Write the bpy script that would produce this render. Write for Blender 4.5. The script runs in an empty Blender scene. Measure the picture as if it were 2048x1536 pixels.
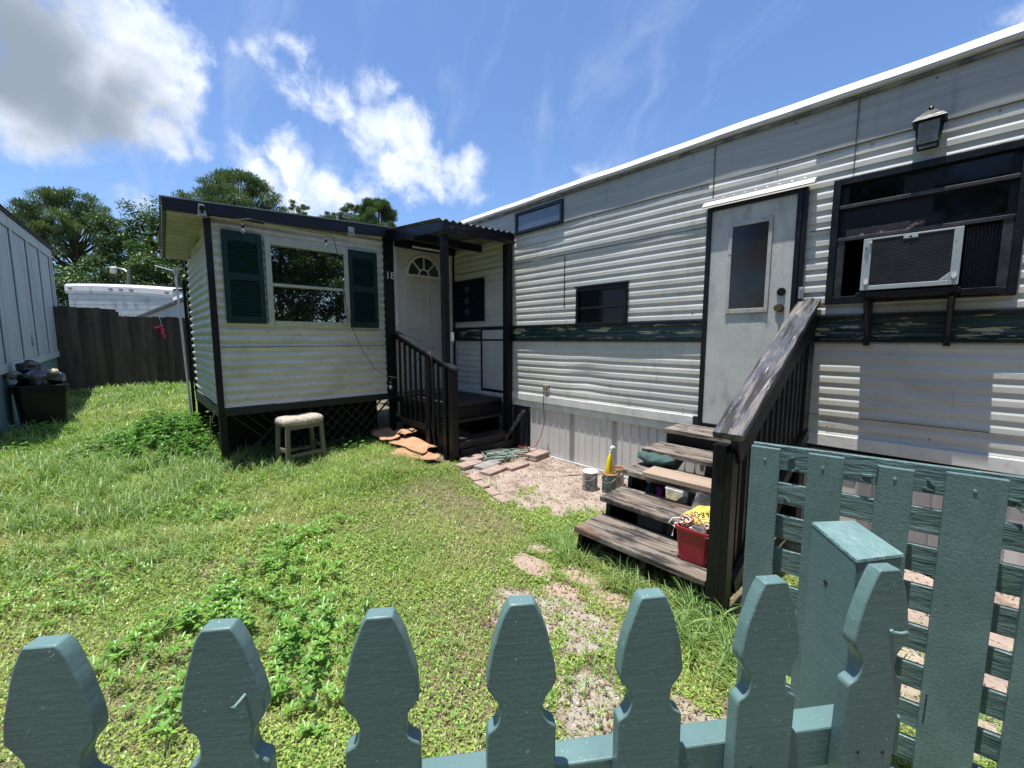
import bpy, math, random
import numpy as np
from mathutils import Vector, Matrix
R = math.radians
random.seed(7); rng = np.random.default_rng(11)
scene = bpy.context.scene
col = scene.collection

# ------------------------------------------------------------------ camera, sky, sun, exposure
cd = bpy.data.cameras.new('camera'); cam = bpy.data.objects.new('camera', cd); col.objects.link(cam)
cd.sensor_width = 36; cd.lens = 14.467; cd.clip_start = 0.02; cd.clip_end = 2000
cam.location = (0, 0, 1.6); cam.rotation_euler = (R(90 - 6.17), 0, R(46.92))
scene.camera = cam
SUN = Vector((-0.045, -0.155, 1)).normalized()
sd = bpy.data.lights.new('sun', 'SUN'); sd.energy = 5.0; sd.angle = R(0.53); sd.color = (1, 0.965, 0.9)
sun = bpy.data.objects.new('sun', sd); col.objects.link(sun); sun.location = (0, 0, 30)
sun.rotation_euler = (-SUN).to_track_quat('-Z', 'Y').to_euler()
scene.view_settings.view_transform = 'Standard'; scene.view_settings.look = 'None'
scene.view_settings.exposure = 0.62; scene.view_settings.gamma = 1
try:
    scene.cycles.max_bounces = 6; scene.cycles.transparent_max_bounces = 8; scene.cycles.sample_clamp_indirect = 8
except Exception: pass

CLOUD = [(-0.903,-0.064,0.424,0.065),(-0.921,-0.031,0.388,0.085),(-0.937,-0.084,0.339,0.072),(-0.886,0.034,0.462,0.059),(-0.898,0.061,0.436,0.059),(-0.933,0.015,0.36,0.061),(-0.917,0.077,0.391,0.053),(-0.902,0.103,0.418,0.038),(-0.936,0.075,0.343,0.033),(-0.933,0.121,0.34,0.018),(-0.943,0.049,0.329,0.023),(-0.883,0.117,0.454,0.022),(-0.842,0.204,0.499,0.013),(-0.829,0.243,0.503,0.016),(-0.846,0.234,0.479,0.019),(-0.845,0.253,0.47,0.027),(-0.853,0.267,0.449,0.025),(-0.844,0.299,0.445,0.031),(-0.829,0.339,0.445,0.029),(-0.803,0.373,0.465,0.027),(-0.786,0.395,0.475,0.02),(-0.825,0.386,0.413,0.04),(-0.803,0.428,0.415,0.045),(-0.831,0.418,0.368,0.04),(-0.791,0.471,0.39,0.054),(-0.771,0.501,0.393,0.03),(-0.818,0.457,0.35,0.047),(-0.792,0.495,0.357,0.038),(-0.824,0.471,0.314,0.025),(-0.76,0.537,0.365,0.027),(-0.738,0.567,0.366,0.028),(-0.756,0.566,0.33,0.03),(-0.925,0.199,0.325,0.033),(-0.907,0.242,0.345,0.034),(-0.907,0.267,0.325,0.044),(-0.926,0.227,0.301,0.039),(-0.902,0.311,0.301,0.047),(-0.92,0.277,0.278,0.042),(-0.893,0.347,0.287,0.036),(-0.871,0.371,0.322,0.019),(-0.866,0.395,0.307,0.029),(-0.561,0.749,0.353,0.02),(-0.971,0.043,0.237,0.022),(-0.858,0.17,0.484,0.008),
 (0.6,0.3,0.5,0.15),(0.75,0.1,0.4,0.12),(0.2,-0.8,0.45,0.13),(0.1,0.9,0.35,0.1)]
GREY = [(-0.92,-0.087,0.383,0.109),(-0.934,-0.044,0.353,0.095),(-0.94,-0.003,0.341,0.08),(-0.949,-0.079,0.305,0.051),(-0.926,0.028,0.377,0.066),(-0.927,0.07,0.369,0.044)]
def build_world():
    w = bpy.data.worlds.new('World'); scene.world = w; w.use_nodes = True
    nt = w.node_tree; N = nt.nodes; L = nt.links; N.clear()
    def nd(t, **k):
        n = N.new(t)
        for a, b in k.items(): setattr(n, a, b)
        return n
    def mth(op, a, b=None, c=None, clamp=False):
        n = nd('ShaderNodeMath', operation=op, use_clamp=clamp)
        for i, v in enumerate((a, b, c)):
            if v is None: continue
            if isinstance(v, (int, float)): n.inputs[i].default_value = v
            else: L.new(v, n.inputs[i])
        return n.outputs[0]
    sky = nd('ShaderNodeTexSky', sky_type='NISHITA', sun_disc=False)
    sky.sun_elevation = math.asin(SUN.z); sky.sun_rotation = math.atan2(SUN.x, SUN.y)
    sky.air_density = 1.0; sky.dust_density = 1.0; sky.ozone_density = 1.5; sky.altitude = 10
    tc = nd('ShaderNodeTexCoord'); D = tc.outputs['Generated']
    # domain warp
    nz = nd('ShaderNodeTexNoise'); nz.inputs['Scale'].default_value = 9; nz.inputs['Detail'].default_value = 5
    L.new(D, nz.inputs['Vector'])
    vm = nd('ShaderNodeVectorMath', operation='SUBTRACT'); L.new(nz.outputs['Color'], vm.inputs[0]); vm.inputs[1].default_value = (.5, .5, .5)
    vs = nd('ShaderNodeVectorMath', operation='SCALE'); L.new(vm.outputs[0], vs.inputs[0]); vs.inputs[3].default_value = 0.07
    va = nd('ShaderNodeVectorMath', operation='ADD'); L.new(D, va.inputs[0]); L.new(vs.outputs[0], va.inputs[1])
    W = va.outputs[0]
    def blobs(lst, V, soft):
        acc = None
        for x, y, z, r in lst:
            d = nd('ShaderNodeVectorMath', operation='DISTANCE'); L.new(V, d.inputs[0]); d.inputs[1].default_value = Vector((x, y, z)).normalized()
            f = mth('SUBTRACT', r * soft, d.outputs['Value'])
            acc = f if acc is None else mth('MAXIMUM', acc, f)
        return acc
    base = blobs(CLOUD, W, 1.18)
    n2 = nd('ShaderNodeTexNoise'); n2.inputs['Scale'].default_value = 17; n2.inputs['Detail'].default_value = 9; n2.inputs['Roughness'].default_value = .62
    L.new(W, n2.inputs['Vector'])
    dens = mth('ADD', base, mth('MULTIPLY', mth('SUBTRACT', n2.outputs['Fac'], .5), .12))
    mr = nd('ShaderNodeMapRange', interpolation_type='SMOOTHSTEP'); L.new(dens, mr.inputs[0]); mr.inputs[1].default_value = -.012; mr.inputs[2].default_value = .045
    alpha = mr.outputs[0]
    # cirrus
    mp = nd('ShaderNodeMapping'); mp.inputs['Rotation'].default_value = (0.5, 0.5, 0.9); mp.inputs['Scale'].default_value = (2.2, 7.5, 2.2)
    L.new(W, mp.inputs[0])
    n3 = nd('ShaderNodeTexNoise'); n3.inputs['Scale'].default_value = 1.5; n3.inputs['Detail'].default_value = 7; n3.inputs['Roughness'].default_value = .55
    n3.inputs['Distortion'].default_value = .6
    L.new(mp.outputs[0], n3.inputs['Vector'])
    mc = nd('ShaderNodeMapRange', interpolation_type='SMOOTHSTEP'); L.new(n3.outputs['Fac'], mc.inputs[0]); mc.inputs[1].default_value = .48; mc.inputs[2].default_value = .82
    mc.inputs[4].default_value = .36
    # cloud colour: white edge, grey cores for the big one
    g = blobs(GREY, W, 1.0)
    n4 = nd('ShaderNodeTexNoise'); n4.inputs['Scale'].default_value = 4.5; n4.inputs['Detail'].default_value = 5; L.new(W, n4.inputs['Vector'])
    gd = mth('ADD', g, mth('MULTIPLY', mth('SUBTRACT', n4.outputs['Fac'], .5), .16))
    mg = nd('ShaderNodeMapRange', interpolation_type='SMOOTHSTEP'); L.new(gd, mg.inputs[0]); mg.inputs[1].default_value = -.06; mg.inputs[2].default_value = .08
    n5 = nd('ShaderNodeTexNoise'); n5.inputs['Scale'].default_value = 22; n5.inputs['Detail'].default_value = 6; L.new(W, n5.inputs['Vector'])
    mw = nd('ShaderNodeMapRange'); L.new(n5.outputs['Fac'], mw.inputs[0]); mw.inputs[1].default_value = .3; mw.inputs[2].default_value = .65
    c1 = nd('ShaderNodeMix', data_type='RGBA'); L.new(mw.outputs[0], c1.inputs[0]); c1.inputs[6].default_value = (5.2, 5.9, 7.3, 1); c1.inputs[7].default_value = (7.6, 8.0, 8.8, 1)
    c2 = nd('ShaderNodeMix', data_type='RGBA'); L.new(mg.outputs[0], c2.inputs[0]); L.new(c1.outputs[2], c2.inputs[6]); c2.inputs[7].default_value = (2.3, 2.75, 3.35, 1)
    # deepen the blue a little like the phone's rendering
    hs = nd('ShaderNodeMix', data_type='RGBA', blend_type='MULTIPLY'); hs.inputs[0].default_value = 1; L.new(sky.outputs[0], hs.inputs[6]); hs.inputs[7].default_value = (.9, 1.08, 1.34, 1)
    m1 = nd('ShaderNodeMix', data_type='RGBA'); L.new(mc.outputs[0], m1.inputs[0]); L.new(hs.outputs[2], m1.inputs[6]); m1.inputs[7].default_value = (4.4, 5.1, 6.8, 1)
    m2 = nd('ShaderNodeMix', data_type='RGBA'); L.new(alpha, m2.inputs[0]); L.new(m1.outputs[2], m2.inputs[6]); L.new(c2.outputs[2], m2.inputs[7])
    bg = nd('ShaderNodeBackground'); L.new(m2.outputs[2], bg.inputs[0]); bg.inputs[1].default_value = 0.098
    out = nd('ShaderNodeOutputWorld'); L.new(bg.outputs[0], out.inputs[0])
build_world()

# ------------------------------------------------------------------ materials
MATS = {}
def mat(name, base, c2=None, layers=(), rough=.6, spec=.5, metal=0, bump=(), scale=6, stretch=(1, 1, 1), lo=.35, hi=.65, tr=0, ior=None, emit=None, attr=None, coat=0, rr=None):
    """base colour mixed with c2 by noise; layers = (colour, scale, stretch, lo, hi[, amount]); bump = (scale, strength, stretch)"""
    if name in MATS: return MATS[name]
    m = bpy.data.materials.new(name); m.use_nodes = True; MATS[name] = m
    nt = m.node_tree; N = nt.nodes; L = nt.links; N.clear()
    out = N.new('ShaderNodeOutputMaterial'); p = N.new('ShaderNodeBsdfPrincipled')
    tc = N.new('ShaderNodeTexCoord')
    def noise(sc, st, det=6, ro=.6, off=0):
        mp = N.new('ShaderNodeMapping'); mp.inputs['Scale'].default_value = st; mp.inputs['Location'].default_value = (off, off * 1.7, off * .6)
        L.new(tc.outputs['Object'], mp.inputs[0])
        n = N.new('ShaderNodeTexNoise'); n.inputs['Scale'].default_value = sc; n.inputs['Detail'].default_value = det; n.inputs['Roughness'].default_value = ro
        L.new(mp.outputs[0], n.inputs['Vector']); return n.outputs['Fac']
    def rng_(f, a, b, amt=1):
        r = N.new('ShaderNodeMapRange'); L.new(f, r.inputs[0]); r.inputs[1].default_value = a; r.inputs[2].default_value = b; r.inputs[4].default_value = amt
        return r.outputs[0]
    def mix(f, a, b):
        x = N.new('ShaderNodeMix'); x.data_type = 'RGBA'
        if isinstance(f, (int, float)): x.inputs[0].default_value = f
        else: L.new(f, x.inputs[0])
        for i, v in ((6, a), (7, b)):
            if isinstance(v, tuple): x.inputs[i].default_value = (*v, 1)
            else: L.new(v, x.inputs[i])
        return x.outputs[2]
    c = tuple(base)
    if attr is not None:
        at = N.new('ShaderNodeAttribute'); at.attribute_name = 'v'
        c = mix(at.outputs['Fac'], c, tuple(attr))
    if c2 is not None:
        c = mix(rng_(noise(scale, stretch), lo, hi), c, tuple(c2))
    for i, ly in enumerate(layers):
        cc, sc, st, a, b = ly[:5]; amt = ly[5] if len(ly) > 5 else 1
        c = mix(rng_(noise(sc, st, 8, .65, 3.1 * (i + 1)), a, b, amt), c, tuple(cc))
    if isinstance(c, tuple): p.inputs['Base Color'].default_value = (*c, 1)
    else: L.new(c, p.inputs['Base Color'])
    p.inputs['Roughness'].default_value = rough; p.inputs['Metallic'].default_value = metal
    if rr:
        q = N.new('ShaderNodeMapRange'); L.new(noise(rr[0], rr[1] if len(rr) > 3 else (1, 1, 1), 5, .6, 9), q.inputs[0]); q.inputs[1].default_value = .3; q.inputs[2].default_value = .7
        q.inputs[3].default_value = rr[-2]; q.inputs[4].default_value = rr[-1]; L.new(q.outputs[0], p.inputs['Roughness'])
    p.inputs['Specular IOR Level'].default_value = spec
    if ior: p.inputs['IOR'].default_value = ior
    if coat: p.inputs['Coat Weight'].default_value = coat
    if tr: p.inputs['Transmission Weight'].default_value = tr
    last = None
    for i, b in enumerate(bump):
        bn = N.new('ShaderNodeBump'); bn.inputs['Strength'].default_value = b[1]; bn.inputs['Distance'].default_value = b[3] if len(b) > 3 else .01
        L.new(noise(b[0], b[2] if len(b) > 2 else (1, 1, 1), 5, .6, 5 + i), bn.inputs['Height'])
        if last: L.new(last, bn.inputs['Normal'])
        last = bn.outputs[0]
    if last: L.new(last, p.inputs['Normal'])
    if emit: p.inputs['Emission Color'].default_value = (*emit[0], 1); p.inputs['Emission Strength'].default_value = emit[1]
    L.new(p.outputs[0], out.inputs[0])
    return m
def leafmat(name, a, b, rough=.45, trans=.35, c2=None, scale=1.2):
    """foliage: colour varies from leaf to leaf, part of the light passes through"""
    m = mat(name, a, c2=c2, attr=b, rough=rough, spec=.35, scale=scale, lo=.42, hi=.62)
    nt = m.node_tree; N = nt.nodes; L = nt.links
    p = next(n for n in N if n.type == 'BSDF_PRINCIPLED'); o = next(n for n in N if n.type == 'OUTPUT_MATERIAL')
    t = N.new('ShaderNodeBsdfTranslucent'); src = p.inputs['Base Color'].links[0].from_socket
    g = N.new('ShaderNodeMix'); g.data_type = 'RGBA'; g.blend_type = 'MULTIPLY'; g.inputs[0].default_value = 1; L.new(src, g.inputs[6]); g.inputs[7].default_value = (1.5, 1.5, .6, 1)
    L.new(g.outputs[2], t.inputs[0])
    ms = N.new('ShaderNodeMixShader'); ms.inputs[0].default_value = trans; L.new(p.outputs[0], ms.inputs[1]); L.new(t.outputs[0], ms.inputs[2]); L.new(ms.outputs[0], o.inputs[0])
    return m

WHITE_SIDING = mat('white_siding', (.54, .535, .49), (.45, .45, .42), [((.2, .19, .155), 3, (1.2, 1, .35), .58, .74, .4), ((.15, .13, .11), 14, (1, 1, .1), .62, .74, .45), ((.12, .1, .08), 40, (1, 1, 1), .71, .75, .5), ((.3, .26, .2), 1.1, (1, 1, 2.4), .55, .7, .35)], rough=.45, scale=2.2, stretch=(.5, 1, 2), bump=[(2.5, .3, (.6, 1, 1), .02), (60, .08)])
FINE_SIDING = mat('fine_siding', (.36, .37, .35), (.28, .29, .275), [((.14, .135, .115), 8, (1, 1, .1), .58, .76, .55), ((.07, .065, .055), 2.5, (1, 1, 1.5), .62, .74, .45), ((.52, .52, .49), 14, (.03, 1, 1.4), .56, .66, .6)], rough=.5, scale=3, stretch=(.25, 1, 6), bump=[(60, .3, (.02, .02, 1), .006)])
OLD_SIDING = mat('weathered_siding', (.6, .59, .53), (.48, .475, .42), [((.3, .32, .16), 2.2, (1, .8, .6), .57, .72, .6), ((.1, .1, .075), 9, (1, 1.1, 2.5), .64, .71, .75), ((.26, .16, .09), 30, (1, 1, 1), .7, .75, .7), ((.36, .34, .25), 1.2, (1, 1, 3), .5, .66, .4)], rough=.34, scale=2.5, stretch=(1, 1, 4), bump=[(7, .25, (1, .5, 1.6), .01)])
SIDE_GREEN = mat('mildewed_siding', (.46, .5, .41), (.36, .42, .31), [((.2, .25, .12), 3, (1, 1, 1), .54, .7, .6), ((.26, .17, .07), 5, (1, 1, 1.2), .64, .7, .8)], rough=.45, scale=3)
GREEN_STRIPE = mat('peeling_green_stripe', (.004, .024, .02), (.008, .042, .035), [((.4, .38, .24), 4.2, (.7, 1, 4.5), .565, .572), ((.34, .28, .14), 15, (.5, 1, 3), .62, .63), ((.003, .006, .006), 9, (.3, 1, 5), .56, .6, .8)], rough=.32, scale=5, stretch=(1, 1, 6), bump=[(15, .5, (.5, 1, 3))])
BLACK_PAINT = mat('black_paint', (.003, .0035, .006), (.007, .008, .012), [((.1, .075, .06), 26, (1, 1, 1), .7, .74, .8)], rough=.35, scale=7, spec=.3, bump=[(35, .25), (6, .2)], rr=(9, .25, .5))
BLACK_WOOD = mat('black_painted_wood', (.003, .003, .004), (.008, .008, .009), [((.12, .095, .08), 14, (1, 1, .5), .7, .74, .7)], rough=.5, scale=12, spec=.28, stretch=(1, 1, .15), bump=[(30, .3, (1, 1, .15))])
RUSTY_BEAM = mat('worn_black_beam', (.004, .004, .007), (.012, .01, .011), [((.16, .07, .045), 12, (1, .35, 1.6), .58, .66, .8)], rough=.42, spec=.3, scale=8, bump=[(22, .4)])
NAVY = mat('navy_trim_paint', (.003, .005, .011), (.006, .009, .018), rough=.42, spec=.35, scale=6, bump=[(20, .15)])
DOOR_WHITE = mat('stucco_white_door', (.52, .52, .485), (.43, .435, .41), [((.14, .125, .13), 4.5, (1, 1, .45), .54, .74, .7), ((.24, .24, .22), 60, (1, 1, 1), .5, .75, .4)], rough=.6, scale=4, bump=[(120, .5, (1, 1, 1), .004)])
ENTRY_DOOR = mat('entry_door_paint', (.5, .49, .45), (.42, .41, .37), [((.17, .15, .13), 3, (1, 1, .6), .6, .8, .5)], rough=.4, scale=3)
TRIM_WHITE = mat('white_trim', (.66, .66, .63), (.52, .52, .49), [((.12, .1, .09), 9, (1, 1, 1), .62, .74, .7)], rough=.4, scale=5, bump=[(20, .2)])
ROOF_EDGE = mat('white_roof_coating', (.6, .585, .55), (.5, .485, .45), [((.17, .15, .13), 6, (1, 1, 1), .56, .72, .65)], rough=.5, scale=3, bump=[(9, .4, (1, 1, 1), .02)])
SKIRT = mat('skirting_vinyl', (.6, .58, .54), (.52, .5, .465), [((.22, .19, .15), 3, (1, 1, .5), .6, .78, .45)], rough=.45, scale=3, stretch=(1, 1, .4))
SHUTTER = mat('green_shutter', (.002, .024, .022), (.003, .03, .028), rough=.4, spec=.3, scale=4)
GLASS_DARK = mat('dark_glass', (.002, .003, .004), rough=.06, spec=.35, ior=1.4, bump=[(3, .04)])
GLASS_MIRROR = mat('reflecting_window_glass', (.008, .01, .009), rough=.012, spec=1.0, ior=2.6, bump=[(1.3, .015, (1, 1, 1), .01)])
BURNT = mat('charred_frame', (.002, .0025, .005), (.008, .009, .012), [((.3, .17, .11), 9, (1, 1, 1.4), .66, .69)], rough=.35, spec=.3, scale=3, bump=[(8, .3)])
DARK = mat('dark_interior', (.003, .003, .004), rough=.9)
AC_WHITE = mat('grey_white_metal', (.36, .4, .41), (.3, .34, .35), [((.2, .12, .05), 18, (1, 1, 1), .62, .68, .8)], rough=.35, scale=5)
AC_GRILLE = mat('condenser_fins', (.026, .03, .034), (.042, .046, .05), rough=.6, spec=.3, scale=8)
RUST = mat('rusty_metal', (.2, .12, .05), (.4, .36, .28), rough=.7, scale=30)
TREAD = None
PLANK = mat('bare_plank_wood', (.36, .27, .2), (.26, .19, .145), [((.14, .09, .06), 8, (.12, 1, 1), .6, .72, .7)], rough=.75, scale=14, stretch=(.08, 1, 1), bump=[(30, .3, (.05, 1, 1))])
CAPWOOD = mat('peeling_handrail_wood', (.085, .09, .115), (.045, .047, .058), [((.17, .145, .125), 17, (1, .09, 1), .5, .57, .9), ((.01, .009, .01), 30, (1, .07, 1), .5, .57, .95), ((.4, .36, .32), 70, (1, .05, 1), .62, .65)], rough=.5, scale=9, bump=[(30, 1, (1, .06, 1), .014)])
TEAL = mat('teal_fence_paint', (.12, .205, .2), (.098, .17, .165), [((.42, .52, .5), 150, (1, 1, 1), .652, .67, .85), ((.06, .1, .095), 12, (1, 1, .3), .56, .72, .5), ((.3, .25, .2), 34, (1, 1, .6), .72, .73, .8), ((.1, .15, .17), 3, (1, 1, .6), .5, .66, .5)], rough=.34, scale=5, spec=.4, bump=[(140, .16, (.12, .12, 1), .003), (160, .22, (1, 1, 1), .002), (24, .12, (1, 1, .1), .004)], rr=(20, .28, .5))
TEAL2 = mat('teal_pallet_paint', (.12, .19, .185), (.09, .15, .145), [((.05, .08, .075), 9, (1, 1, .4), .58, .75, .5), ((.3, .24, .19), 22, (1, 1, .5), .735, .745, .8)], rough=.38, scale=6, bump=[(120, .45, (1, 1, 1), .004), (30, .6, (1, 1, .1), .01)])
TEAL_H = mat('teal_slat_paint', (.12, .19, .185), (.085, .14, .135), rough=.38, scale=6, bump=[(34, .9, (.1, 1, 1), .012)])
TEAL_END = mat('teal_end_grain', (.16, .26, .25), (.12, .21, .2), rough=.45, scale=30, bump=[(60, .8, (1, 1, 1), .008)])
FENCE_WOOD = mat('old_fence_wood', (.035, .026, .02), (.075, .054, .04), [((.012, .01, .009), 3, (1, 1, .5), .5, .7, .7)], rough=.85, scale=9, stretch=(1, 1, .08), bump=[(20, .5, (1, 1, .06))])
BOARD_WHITE = mat('grooved_board_siding', (.46, .485, .49), (.36, .385, .4), [((.22, .24, .22), 4, (1, 1, .12), .5, .72, .6)], rough=.6, scale=16, stretch=(1, 1, .05), bump=[(30, .3, (1, 1, .04))])
BLUE_SKIRT = mat('blue_green_skirting', (.12, .2, .22), (.1, .17, .19), rough=.65, scale=4)
BLACK_PLASTIC = mat('black_plastic', (.004, .0045, .006), (.008, .009, .011), rough=.38, spec=.3, scale=6)
BAG_BLACK = mat('black_bag_plastic', (.007, .008, .012), rough=.14, spec=.8, bump=[(12, .5, (1, 1, 1), .03)])
RED_PLASTIC = mat('red_bucket_plastic', (.32, .012, .03), (.26, .01, .024), rough=.3, scale=5, bump=[(5, .05)])
STOOL_WOOD = mat('taupe_stool_wood', (.17, .15, .11), (.13, .115, .085), rough=.6, scale=9, stretch=(1, 1, .2))
STOOL_FABRIC = mat('speckled_upholstery', (.43, .39, .32), (.3, .2, .15), [((.12, .12, .12), 46, (1, 1, 1), .58, .62, .8), ((.32, .35, .2), 30, (1, 1, 1), .62, .66, .6), ((.7, .68, .6), 26, (1, 1, 1), .6, .64)], rough=.9, scale=38, lo=.52, hi=.58, bump=[(80, .4)])
CARDBOARD = mat('weathered_cardboard', (.46, .26, .15), (.36, .19, .105), [((.2, .1, .05), 7, (1, 1, 1), .56, .7, .8)], rough=.85, scale=6, bump=[(14, .3)])
PAVER = mat('pink_paver', (.36, .26, .21), (.27, .2, .17), [((.1, .095, .09), 6, (1, 1, 1), .54, .7, .8), ((.42, .38, .34), 20, (1, 1, 1), .6, .68, .7)], rough=.85, scale=9, bump=[(60, .5)])
PAVER_GREY = mat('grey_paver', (.3, .28, .26), (.2, .19, .18), rough=.85, scale=9, bump=[(60, .5)])
FLAG = mat('salmon_flagstone', (.38, .27, .22), (.3, .22, .18), [((.4, .34, .28), 7, (1, 1, 1), .55, .7, .8)], rough=.9, scale=9, bump=[(40, .6)])
IRON_GREEN = mat('verdigris_iron', (.07, .14, .11), (.2, .3, .25), [((.05, .045, .04), 30, (1, 1, 1), .54, .62)], rough=.6, scale=18, bump=[(50, .4)])
CINDER = mat('cinder_block', (.48, .47, .44), (.38, .37, .35), rough=.9, scale=12, bump=[(80, .6)])
BULB = mat('bulb_glass', (.9, .9, .88), rough=.05, tr=.9, ior=1.45)
CORD = mat('black_cord', (.008, .008, .01), rough=.5)
REDCORD = mat('red_cord', (.22, .03, .035), rough=.5)
METAL_CAN = mat('paint_can_metal', (.45, .44, .42), (.08, .085, .08), [((.55, .53, .5), 12, (1, 1, .5), .56, .62, .8)], rough=.35, metal=.3, scale=8, stretch=(1, 1, .5), bump=[(6, .2)])
GREEN_CAN = mat('paint_can_green_label', (.12, .17, .13), (.04, .05, .05), [((.5, .48, .42), 10, (1, 1, .4), .6, .66, .8)], rough=.4, scale=9)
LID = mat('can_lid_paint', (.7, .68, .64), (.55, .5, .45), rough=.5, scale=30)
YELLOW = mat('yellow_plastic', (.8, .62, .01), rough=.3)
WHITE_P = mat('white_plastic', (.75, .75, .73), rough=.35)
MAGENTA = mat('magenta_plastic', (.28, .03, .24), rough=.35)
BLUE_P = mat('dark_blue_plastic', (.02, .06, .12), rough=.2)
CUSH = mat('dark_green_fabric', (.03, .07, .066), (.045, .095, .088), [((.012, .03, .028), 12, (1, 1, 1), .58, .62, .7)], rough=.8, scale=8, bump=[(14, .4, (1, 1, 1), .02)])
PINK = mat('pink_plastic', (.45, .02, .07), rough=.4)
GALV = mat('galvanised_metal', (.45, .47, .48), (.35, .37, .38), rough=.35, metal=.6, scale=8)
RV_WHITE = mat('rv_panel', (.66, .67, .66), (.56, .57, .56), [((.1, .09, .07), 4, (1, 1, .25), .58, .75, .75)], rough=.5, scale=2)
FAR_ROOF = mat('far_roof_panels', (.36, .4, .4), (.3, .34, .34), rough=.6, scale=2)
BARK = mat('pine_bark', (.1, .065, .045), (.05, .034, .026), rough=.9, scale=6, stretch=(1, 1, .3), bump=[(8, .8)])
SOFFIT = mat('cream_soffit_boards', (.4, .37, .29), (.31, .28, .21), rough=.6, scale=4)
BRASS = mat('aged_brass', (.16, .12, .05), rough=.35, metal=.8)
SHED_ROOF = mat('grey_metal_roof', (.3, .32, .34), (.2, .21, .22), rough=.4, scale=4)
COPPER = mat('copper_wire', (.5, .22, .15), rough=.4, metal=.3)
YBAG = mat('yellow_printed_bag', (.8, .7, .2), (.78, .55, .06), rough=.3, scale=10, bump=[(18, .4, (1, 1, 1), .02)])
CLEAR = mat('clear_plastic_bag', (.8, .85, .9), rough=.12, tr=.85, ior=1.2, bump=[(14, .8, (1, 1, 1), .02)])
GROUND = mat('soil_and_litter', (.15, .12, .07), (.085, .085, .04), [((.26, .22, .15), 9, (1, 1, 1), .5, .66, .8), ((.05, .045, .03), 30, (1, 1, 1), .55, .65, .7), ((.38, .34, .27), 70, (1, 1, 1), .6, .68, .6)], rough=.95, scale=3, bump=[(40, .8, (1, 1, 1), .02), (120, .5)])
SLAB = mat('stained_concrete', (.38, .3, .25), (.27, .21, .17), [((.14, .095, .07), 4, (1, 1, 1), .52, .66, .8), ((.45, .4, .35), 12, (1, 1, 1), .56, .66, .7), ((.06, .045, .035), 34, (1, 1, 1), .6, .66, .85)], rough=.9, scale=3, bump=[(50, .6, (1, 1, 1), .01)])
SAND = mat('pale_gravel_patch', (.36, .32, .275), (.29, .25, .205), [((.2, .165, .12), 5, (1, 1, 1), .53, .66, .8), ((.45, .42, .38), 40, (1, 1, 1), .56, .64, .6), ((.13, .11, .09), 90, (1, 1, 1), .6, .67, .7)], rough=.9, scale=5, bump=[(70, .8, (1, 1, 1), .012)])

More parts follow.
